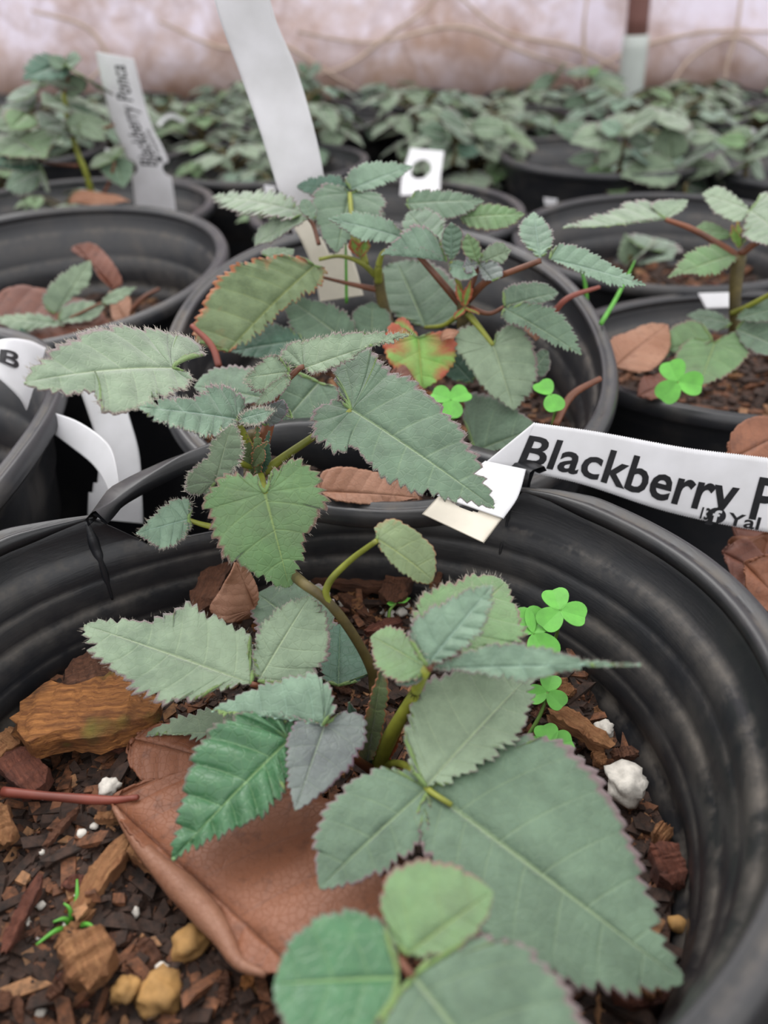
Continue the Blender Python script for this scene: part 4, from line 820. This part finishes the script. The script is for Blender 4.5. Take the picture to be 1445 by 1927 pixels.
for i, (a, b_, w_, th, m_, lb) in enumerate([
 ((35, 1352, -1.53), (298, 1332, -1.53), .105, .05, 'gold', 'large golden brown bark chunk against the left inner wall'),
 ((120, 1288, -1.55), (240, 1262, -1.55), .07, .05, 'brown', 'dark brown bark slab just behind the golden bark chunk'),
 ((225, 1255, -1.52), (262, 1300, -1.55), .05, .04, 'red', 'reddish bark piece tucked behind the golden bark chunk'),
 ((-20, 1430, Z), (48, 1382, Z), .04, .03, 'pale', 'tan wood chip at the left edge below the golden bark chunk'),
 ((375, 1150, -1.53), (432, 1048, -1.48), .05, .04, 'brown', 'splintered dark bark strip leaning left of the crumpled tan leaf'),
 ((145, 1722, Z), (238, 1578, Z), .03, .025, 'pale', 'long tan wood stick beside the grass seedling'),
 ((85, 1592, Z), (150, 1518, Z), .010, .01, 'brown', 'thin dark splinter left of the long tan wood stick'),
 ((150, 1758, -1.54), (185, 1850, -1.54), .055, .035, 'pale', 'blunt light wood chip lying in front of the grass seedling'),
 ((238, 1592, Z), (305, 1632, Z), .022, .02, 'pale', 'short wood splinter under the edge of the large dead leaf'),
 ((20, 1420, Z), (75, 1490, Z), .05, .04, 'red', 'reddish bark chip below the golden chunk at left'),
 ((165, 1395, Z), (240, 1400, Z), .025, .022, 'red', 'red bark piece under the golden bark chunk'),
 ((-5, 1520, Z), (12, 1590, Z), .03, .03, 'pale', 'pale wood chip cut off at the left edge'),
 ((10, 1790, Z), (75, 1650, Z), .016, .014, 'red', 'thin red brown twig left of the grass seedling'),
 ((90, 1880, Z), (140, 1830, Z), .014, .014, 'brown', 'small dark stick near the lower left corner'),
 ((560, 1085, -1.575), (760, 1112, -1.59), .026, .02, 'brown', 'long dark bark strip across the back of the soil'),
 ((740, 1135, -1.58), (750, 1085, -1.57), .055, .03, 'brown', 'blocky red brown bark chunk by the tiny seedling'),
 ((575, 1022, -1.58), (605, 1040, -1.58), .015, .012, 'pale', 'orange wood splinter right of the hanging green leaf'),
 ((800, 1100, -1.57), (845, 1068, -1.56), .045, .03, 'pale', 'tan wood chip under the drooping bud leaf'),
 ((815, 1110, -1.54), (838, 1055, -1.50), .012, .008, 'brown', 'dark thin splinter standing by the tan wood chip'),
 ((640, 1120, -1.6), (690, 1160, -1.6), .022, .016, 'brown', 'brown bark chip in front of the bent green stem'),
 ((700, 1040, -1.6), (720, 1065, -1.6), .02, .02, 'red', 'small red bark piece at the back pot wall'),
 ((690, 1190, -1.6), (755, 1170, -1.6), .022, .018, 'red', 'red bark slab below the tiny seedling'),
 ((625, 1060, Z), (680, 1078, Z), .012, .012, 'pale', 'pale splinter behind the long dark bark strip'),
 ((1036, 1338, -1.58), (1148, 1405, -1.58), .03, .025, 'pale', 'orange brown wood chip at the inner right wall'),
 ((1048, 1280, -1.59), (1062, 1312, -1.59), .03, .02, 'pale', 'short pink tan wood chip above the orange brown one'),
 ((1120, 1415, -1.6), (1135, 1440, -1.6), .02, .015, 'pale', 'small tan chip beside the right inner wall'),
 ((1150, 1420, -1.6), (1200, 1418, -1.6), .018, .014, 'brown', 'dark chip above the white perlite lump'),
 ((1235, 1590, -1.6), (1275, 1670, -1.6), .04, .03, 'red', 'red brown chip right of the big lower leaf'),
 ((1230, 1560, -1.6), (1262, 1580, -1.6), .03, .02, 'pale', 'tan chip where the big leaf meets the pot wall'),
 ((1150, 1870, -1.58), (1260, 1850, -1.58), .05, .04, 'red', 'reddish bark piece at the bottom right below the big leaf'),
 ((1190, 1850, -1.56), (1240, 1840, -1.56), .04, .03, 'pale', 'pale rose chip at the tip of the big lower leaf')]):
    chip(a, b_, w_, th, m_, lb, seed=i+1, name='wood_chip' if m_ == 'pale' else 'bark_chip')
rc = random.Random(21)
def scatter(cx, cy, R, hz, n, label, group, zz=0, lo=.03, hi=.10, mats=('brown', 'brown', 'red', 'pale', 'gold'), sd=0, ymin=-9):
    for i in range(n):
        th = rc.random()*6.283; r = R*math.sqrt(rc.random()); x = cx+r*math.cos(th); y = cy+r*math.sin(th); a = rc.random()*6.28; ln = rc.uniform(lo, hi)/2; z = hz(x, y)+.012
        if y < ymin: continue
        dx, dy = math.cos(a)*ln, math.sin(a)*ln
        chip((x-dx, y-dy, z+rc.uniform(-.012, .012)), (x+dx, y+dy, z+rc.uniform(-.012, .012)), rc.uniform(.008, .025), rc.uniform(.006, .014), rc.choice(mats), label, group, seed=sd+i, world=True)
scatter(-.2, 1.25, .80, hF, 165, 'small loose bark chip on the potting mix of the front pot', 'bark chips in the front pot', sd=100, ymin=.5)
for i in range(16):
    q = P((rc.uniform(590, 840), rc.uniform(1040, 1160), -1.6)); q.z = hF(q.x, q.y)+.02; a_ = rc.uniform(-.9, .9); ln = rc.uniform(.03, .07)
    chip((q.x-math.cos(a_)*ln, q.y-math.sin(a_)*ln, q.z), (q.x+math.cos(a_)*ln, q.y+math.sin(a_)*ln, q.z+.01), rc.uniform(.006, .014), .007, rc.choice(('pale', 'gold', 'brown')), 'thin wood splinter at the back of the front pot soil', 'splinters at the back of the front pot', seed=900+i, name='wood_splinter', world=True)
scatter(.02, 2.95, .74, hM, 28, 'small loose bark chip on the soil of the middle pot', 'bark chips in the middle pot', sd=400)
scatter(1.83, 3.3, .8, hR2, 36, 'small bark chip on the soil of the clover pot', 'bark chips in the clover pot', sd=500)
scatter(1.88, 5.2, .8, hR1, 36, 'orange bark chip in the right pot behind the clover pot', 'orange bark chips', lo=.08, hi=.22, mats=('pale', 'red', 'gold'), sd=600)
scatter(-1.78, 4.0, .8, hL, 20, 'small bark chip on the floor of the left pot', 'bark chips in the left pot', sd=700)
def blob(q, r, mat, label, group=None, name='perlite_lump', seed=0, cat='perlite', world=False):
    c = Vector(q) if world else P(q); bm = bmesh.new(); bmesh.ops.create_icosphere(bm, subdivisions=3 if r > .02 else 2, radius=r)
    for v in bm.verts:
        d = v.co.normalized(); v.co *= 1+.45*noise.noise(d*1.8+Vector((seed*3.1, 0, 0)))+.18*noise.noise(d*5+Vector((seed, 0, 0))); v.co.z *= .75
        v.co = v.co*S
    me = bpy.data.meshes.new(name); bm.to_mesh(me); bm.free(); me.materials.append(mat); me.polygons.foreach_set('use_smooth', [True]*len(me.polygons))
    o = bpy.data.objects.new(name, me); o.location = W(c); C.objects.link(o); return tag(o, label, cat, group)
blob((1176, 1474, -1.58), .05, PERL, 'largest white perlite lump, by the right inner wall', seed=1)
blob((1136, 1372, -1.59), .026, PERL, 'rounded white perlite lump above the largest one', seed=2)
blob((205, 1480, -1.575), .024, PERL, 'white perlite piece by the stalk of the large dead leaf', seed=3)
blob((355, 1775, -1.595), .036, PEBB, 'ochre pebble in the lower left soil, beside the dead leaf tip', None, 'pebble', 4, 'pebble')
blob((298, 1872, -1.595), .042, PEBB, 'ochre pebble at the bottom edge of the soil', None, 'pebble', 5, 'pebble')
blob((235, 1862, -1.575), .025, PEBB, 'small ochre pebble left of the bottom one', None, 'pebble', 6, 'pebble')
blob((1275, 1740, -1.6), .02, PEBB, 'cream pebble at the right wall near the big leaf tip', None, 'pebble', 7, 'pebble')
for i in range(75):
    if i < 34: q = P((rc.uniform(590, 850), rc.uniform(1035, 1150), -1.60))
    elif i < 50: q = P((rc.uniform(1060, 1230), rc.uniform(1270, 1560), -1.60))
    else: q = P((rc.uniform(10, 330), rc.uniform(1430, 1900), -1.60))
    if (q.x+.2)**2+(q.y-1.18)**2 > .80**2: continue
    q.z = hF(q.x, q.y)+.012; blob(q, rc.uniform(.009, .019) if i < 34 else rc.uniform(.006, .014), PERL, 'tiny white perlite grain on the front pot soil', 'perlite grains in the front pot', 'perlite_grain', i+20, world=True)

# ------------------------------------------------------------------ the rows behind
rb = random.Random(77)
def cleaf(root, base, az, L, el, mat, nl=3, seed=0, per=2, nv=5, rows=3):
    """a compound leaf of broad leaflets on a petiole, built in layout units"""
    h = Vector((math.cos(az), math.sin(az), 0)); e = base+h*L*.9+Vector((0, 0, 1))*L*el
    tube('petiole', [base, base+h*L*.45+Vector((0, 0, L*el*.75)), e], [.018, .012], STEMB, root, 5, 7)
    for k_, (da, sc_) in enumerate(((0, 1), (1.25, .78), (-1.25, .78))[:nl]):
        a = az+da; d = Vector((math.cos(a), math.sin(a), -.22+.15*rb.uniform(-1, 1))).normalized(); LL = L*sc_*rb.uniform(.8, 1.1); T = e+d*LL; w_ = rb.uniform(.34, .42)*LL
        leaf(e, T, [(LL*.05, w_*.6), (LL*.3, w_), (LL*.65, w_*.8)], [(LL*.05, -w_*.6), (LL*.3, -w_), (LL*.65, -w_*.8)], mat, root, world=True, m=.1, nv=nv, per=per, rows=rows, fold=rb.uniform(-.1, .2), droop=rb.uniform(.1, .3), pleat=.012, teeth=.035, seed=seed+k_)
def plant(x, y, z0, h, n, L, label, group, seed, mats=('sage', 'teal', 'blue', 'fresh', 'sage'), lean=(0, 0), spread=.35, nl=3, **k):
    root = empty('blackberry_plant', (x, y, z0), label, 'plant', group); b0 = Vector((x, y, z0)); tp_ = b0+Vector((lean[0], lean[1], h))
    tube('cane', [b0, b0.lerp(tp_, .5)+Vector((.03, 0, 0)), tp_], [.04, .032, .02], STEMB, root, 6, 10)
    for i in range(n):
        t = .25+.75*(i+.5)/n; cleaf(root, b0.lerp(tp_, t), i*2.4+seed, L*(1.15-.45*t), spread+.25*t, rb.choice(mats), nl, seed+i, **k)
    return root
# single plants one can pick out
def sl(root, B, T, w, mat, roll=0., **k):
    Bp, Tp = P(B), P(T); L = (Tp-Bp).length; w *= L
    return leaf(Bp, Tp, [(L*.02, w*.5), (L*.25, w), (L*.62, w*.8)], [(L*.02, -w*.5), (L*.25, -w), (L*.62, -w*.8)], mat, root, world=True, m=k.pop('m', .45), nv=6, per=2, rows=4, roll=roll, pleat=.012, teeth=.035, seed=int(B[0]+B[1]) % 50, **k)
def pxplant(foot, label, canes, leaves, d, pets=()):
    root = empty('blackberry_plant', P(foot), label, 'plant')
    for cn in canes: stem(root, cn, [.034, .03, .022], STEMB if len(cn) < 5 else STEM, 'cane', 7)
    for pt in pets: stem(root, [(x, y, d) for x, y in pt], [.016, .012], STEMR, 'petiole', 6)
    for i, (x0, y0, x1, y1, w, mt) in enumerate(leaves):
        sl(root, (x0, y0, d+.12*math.sin(i*2.1)), (x1, y1, d+.3*math.sin(i*3.7)), w, mt, m=.55)
    return root
pxplant((188, 375, 5.6), 'tall blackberry plant at upper left beside the printed upright tag', [[(192, 440, 5.7), (165, 335, 5.6), (145, 285, 5.6), (128, 225, 5.6), (120, 175, 5.6)]],
  [(130, 140, 135, 186, .75, 'sage'), (128, 140, 78, 150, .45, 'sage'), (140, 135, 188, 158, .5, 'sage'), (120, 118, 45, 142, .3, 'deep'), (115, 125, 48, 155, .3, 'fresh'), (120, 125, 90, 104, .5, 'teal'), (122, 122, 150, 108, .5, 'teal'), (118, 130, 40, 118, .25, 'teal'),
   (118, 195, 82, 190, .5, 'sage'), (124, 205, 180, 190, .45, 'sage'), (126, 235, 78, 232, .45, 'teal'), (130, 240, 215, 232, .35, 'sage'), (125, 215, 190, 215, .35, 'teal'), (60, 270, -10, 300, .35, 'sage'), (110, 262, 5, 268, .28, 'sage'), (70, 300, -5, 305, .32, 'deep'),
   (78, 318, 5, 350, .45, 'teal'), (80, 320, 82, 362, .4, 'sage'), (40, 235, -10, 238, .4, 'sage'), (60, 205, 0, 195, .4, 'teal'), (50, 215, 20, 240, .5, 'fresh'), (215, 300, 175, 290, .45, 'fresh'), (215, 300, 232, 350, .45, 'teal'), (150, 235, 200, 262, .35, 'sage'), (60, 180, 20, 165, .4, 'teal'), (35, 262, 80, 285, .4, 'fresh')], 5.6,
  [[(125, 245), (90, 240), (50, 235)], [(148, 312), (100, 308), (65, 300)], [(190, 370), (205, 345), (216, 305)], [(135, 250), (180, 246), (215, 235)], [(120, 178), (128, 150), (130, 140)]])
pxplant((1172, 400, 7.3), 'bushy blackberry plant at right with broad grey green leaves', [[(1160, 400, 7.3), (1168, 306, 7.3), (1182, 235, 7.3)], [(1284, 425, 7.0), (1287, 390, 7.0), (1290, 345, 7.0)]],
  [(1262, 300, 1258, 232, .55, 'sage'), (1155, 255, 1078, 262, .32, 'sage'), (1172, 255, 1168, 205, .5, 'sage'), (1186, 238, 1236, 212, .42, 'sage'), (1110, 255, 1040, 232, .32, 'teal'), (1160, 270, 1125, 318, .42, 'sage'), (1152, 322, 1085, 345, .36, 'fresh'), (1120, 298, 1066, 300, .3, 'teal'),
   (1270, 318, 1172, 325, .34, 'sage'), (1286, 340, 1182, 360, .3, 'sage'), (1280, 322, 1356, 312, .3, 'sage'), (1345, 312, 1392, 345, .42, 'sage'), (1290, 345, 1350, 368, .5, 'teal'), (1290, 300, 1338, 275, .45, 'teal'), (1240, 232, 1300, 215, .3, 'sage'), (1158, 330, 1165, 368, .5, 'fresh'), (1185, 260, 1232, 268, .4, 'teal'),
   (1165, 250, 1130, 225, .4, 'blue'), (1300, 262, 1350, 258, .25, 'sage'), (1335, 262, 1385, 275, .25, 'teal'), (1215, 300, 1190, 285, .4, 'deep')], 7.3,
  [[(1168, 306), (1140, 312), (1120, 300)], [(1175, 270), (1210, 290), (1262, 300)], [(1168, 310), (1160, 320), (1155, 330)], [(1289, 350), (1283, 335), (1270, 320)], [(1290, 350), (1310, 325), (1345, 312)]])
pxplant((1440, 400, 7.), 'blackberry plant behind the arching leaf at the right edge', [[(1400, 345, 7), (1405, 300, 7), (1410, 262, 7)]],
  [(1408, 270, 1380, 240, .5, 'sage'), (1408, 268, 1440, 245, .5, 'teal'), (1405, 310, 1372, 322, .5, 'teal'), (1412, 285, 1460, 280, .4, 'sage'), (1408, 300, 1445, 330, .45, 'teal'), (1402, 265, 1350, 262, .35, 'fresh'), (1400, 290, 1365, 285, .4, 'sage')], 7)
pxplant((860, 330, 8.), 'blackberry plant with one long pale leaf behind the hole punched tag', [[(850, 310, 8), (866, 270, 8), (880, 250, 8)]],
  [(890, 240, 975, 240, .30, 'sage'), (890, 245, 850, 232, .3, 'sage'), (960, 255, 1012, 268, .35, 'fresh'), (880, 250, 830, 215, .4, 'teal'), (850, 262, 800, 275, .4, 'teal'), (860, 280, 905, 285, .4, 'deep'), (840, 255, 790, 240, .4, 'teal'), (905, 258, 940, 280, .4, 'teal')], 8)
pxplant((1105, 230, 11.), 'tall thin plant standing above the far rows left of the hoop post', [[(1104, 225, 11), (1106, 180, 11), (1110, 128, 11)]],
  [(1042, 145, 995, 168, .3, 'teal'), (1045, 150, 1055, 120, .5, 'teal'), (1092, 145, 1092, 120, .5, 'teal'), (1112, 168, 1180, 165, .35, 'sage'), (1115, 150, 1180, 145, .25, 'teal'), (1108, 140, 1130, 125, .4, 'fresh'), (1100, 185, 1060, 200, .4, 'teal'), (1108, 190, 1150, 195, .4, 'sage')], 11, [[(1105, 185), (1070, 155), (1042, 148)], [(1106, 170), (1098, 155), (1092, 145)]])
pxplant((575, 250, 11.5), 'dark leafy plant rising behind the tall blank tag', [[(580, 230, 11.5), (578, 180, 11.5), (575, 140, 11.5)]],
  [(575, 135, 560, 118, .5, 'teal'), (575, 140, 602, 128, .45, 'teal'), (578, 150, 610, 158, .4, 'deep'), (575, 150, 545, 158, .5, 'teal'), (578, 170, 610, 180, .4, 'sage')], 11.5)
plant(-.45, 6.1, -1.85, .40, 5, .4, 'low blackberry plant in the pot behind the middle one', None, 15)
# the lattice of pots
protoP, _ = pot((0, 0, 0), 1.8, 'black nursery pot in the crowded rows behind', group='far nursery pots', N=48)
protoP.location = W((.05, 6.0, -1.38)); kids = list(protoP.children); protoP['label'] = 'black nursery pot directly behind the leafy middle plant'; del protoP['group']
_base = W((0, 0, -1.8))
for k_ in kids: k_.matrix_parent_inverse = Matrix.Translation(-_base)
protoP.location = W((.05, 6.0, -1.40-1.8))
def copy_root(o, loc, rz, label, group=None):
    r = o.copy(); r['label'] = label
    if group: r['group'] = group
    elif 'group' in r: del r['group']
    C.objects.link(r); r.location = loc; r.rotation_euler = (0, 0, rz)
    for ch in o.children:
        c = ch.copy(); pi_ = ch.matrix_parent_inverse.copy(); C.objects.link(c); c.parent = r; c.matrix_parent_inverse = pi_
    return r
spots = []
named = [((2.12, 8.05), 'dark round nursery pot rim by the far clover patch'), ((-2.25, 6.2), 'black nursery pot behind the left pot, holding the orange dead leaf'), ((-4.3, 6.0), 'black nursery pot at the far left edge behind the left pot'), ((3.85, 7.35), 'black nursery pot right of the bushy right plant'), ((3.98, 5.3), 'black nursery pot mostly beyond the right edge'), ((3.95, 3.25), 'black nursery pot beyond the clover pot at the right edge'), ((-3.85, 4.0), 'black nursery pot beyond the left pot at the frame edge'), ((-1.1, 7.9), 'black nursery pot between the printed upright tag and the tall blank tag')]
for (x, y), lb in named:
    copy_root(protoP, W((x, y, -1.40-1.8)), x*3, lb); spots.append((x, y))
far = []
yy = 8.9; row = 0
while yy < 12.6:
    for ix in range(-6, 7):
        x = ix*2.08+(row % 2)*1.04+.35
        if abs(x) > yy*.60+1.2: continue
        q = (x+rb.uniform(-.03, .03), yy+rb.uniform(-.03, .03))
        if all((q[0]-s_[0])**2+(q[1]-s_[1])**2 > 3.9 for s_ in spots+[(.05, 6.0)]): far.append(q)
    yy += 1.82; row += 1
for i, (x, y) in enumerate(far):
    copy_root(protoP, W((x, y, -1.44-1.8+rb.uniform(-.03, .03))), i*1.7, 'black nursery pot in the crowded rows behind', 'far nursery pots')
# soil discs of the rows, one dark surface per pot
ms = None
for i, (x, y) in enumerate(far+spots+[(.05, 6.0)]):
    if ms is None:
        nn_ = 40; V = [(x, y, -1.84)]+[(x+.84*math.cos(a)*r, y+.84*math.sin(a)*r, -1.84+.03*noise.noise(Vector((a*3, r*4, 0)))) for r in (.5, 1) for a in [2*math.pi*k_/nn_ for k_ in range(nn_)]]
        F = [(0, 1+k_, 1+(k_+1) % nn_) for k_ in range(nn_)]+[(1+k_, 1+nn_+k_, 1+nn_+(k_+1) % nn_, 1+(k_+1) % nn_) for k_ in range(nn_)]
        ms = mesh('potting_soil', V, F, SOIL); tag(ms, 'dark potting mix in a pot of the rows behind', 'soil', kind='stuff'); ms['group'] = 'soil in the far pots'; z_ = ms.location.z
    else:
        c = ms.copy(); C.objects.link(c); c.location = (x*S, y*S, z_)
# plants of the rows
protos = []
for v in range(5):
    vz = .9
    protos.append(plant(far[v][0], far[v][1], -1.86, rb.uniform(.50, .66), 13, .46, 'blackberry plant in the crowded far rows', 'far blackberry plants', 30+v, per=2, nv=5, rows=3, spread=.3)); protos[-1].scale = (1, 1, vz)
for i, (x, y) in enumerate(far[5:]+[(-1.1, 7.6), (-1.5, 8.2), (.75, 8.9), (-2.6, 6.6), (-3.6, 7.9), (3.9, 7.5), (.4, 9.6), (-3.1, 9.3), (-1.0, 9.4)]):
    r = copy_root(protos[i % 5], W((x+rb.uniform(-.2, .2), y+rb.uniform(-.2, .2), -1.86)), rb.uniform(0, 6.28), 'blackberry plant in the crowded far rows', 'far blackberry plants'); s_ = rb.uniform(.8, 1.25)*(1 if y > 8 else .75); r.scale = (s_, s_, s_*rb.uniform(.9, 1.1)*(.85 if y > 10.5 else 1))
# second plant per far pot makes the bed as full as in the photograph
for i, (x, y) in enumerate(far):
    r = copy_root(protos[(i*3+1) % 5], W((x+rb.uniform(-.6, .6), y+rb.uniform(-.6, .6), -1.86)), rb.uniform(0, 6.28), 'blackberry plant in the crowded far rows', 'far blackberry plants'); s_ = rb.uniform(.85, 1.2); r.scale = (s_, s_, s_*.82)
for i, (x, y) in enumerate([(.9, 8.6), (3.0, 8.9), (1.5, 9.8), (-2.0, 9.8), (5.0, 8.8), (3.4, 10.0), (4.6, 10.4), (5.9, 10.2), (4.1, 11.6), (6.8, 11.2), (1.2, 11.2), (-1.4, 11.2), (-4.4, 11.3), (6.5, 9.0)]):
    r = copy_root(protos[(i*2+1) % 5], W((x, y, -1.86)), rb.uniform(0, 6.28), 'blackberry plant in the crowded far rows', 'far blackberry plants'); s_ = rb.uniform(.85, 1.1); r.scale = (s_*1.1, s_*1.1, s_*.85)
pxplant((1190, 520, 5.0), 'small out of focus plant among the orange bark of the right pot', [[(1190, 520, 5.0), (1188, 500, 5.0), (1186, 480, 5.0)]],
  [(1186, 495, 1178, 440, .35, 'sage'), (1190, 490, 1225, 452, .35, 'sage'), (1220, 470, 1250, 440, .4, 'teal'), (1225, 480, 1262, 480, .4, 'teal')], 5.0)
# white tag ends among the rows
for (x, y, d, w_, h_, lb) in ((20, 206, 13, 26, 18, 'small white tag end at the far left edge'), (450, 242, 12, 30, 36, 'white tag end among leaves left of the tall blank tag'), (825, 222, 13, 28, 20, 'small white tag end above the hole punched tag'), (1036, 379, 6.6, 26, 14, 'small white tag end at the front of the bark pot'), (508, 361, 5.0, 22, 26, 'small white tag end against the left side of the tall blank tag'), (985, 242, 12, 16, 18, 'tiny white tag end above the far dark pot rim'), (1415, 248, 10, 14, 16, 'tiny white tag end at the far right'), (205, 285, 7.0, 14, 12, 'tiny white tag end left of the printed upright tag')):
    ribbon('plant_tag', [(x-w_/2, y-h_/2, d), (x+w_/2, y-h_/2+3, d)], [(x-w_/2+2, y+h_/2, d), (x+w_/2-2, y+h_/2+1, d)], TAGM, lb, n=5)
ribbon('plant_tag', [(295, 232, 9), (320, 214, 9.1), (350, 225, 9.2)], [(300, 238, 9), (320, 222, 9.1), (346, 232, 9.2)], TAGM, 'thin arched white tag right of the printed upright tag', n=14)
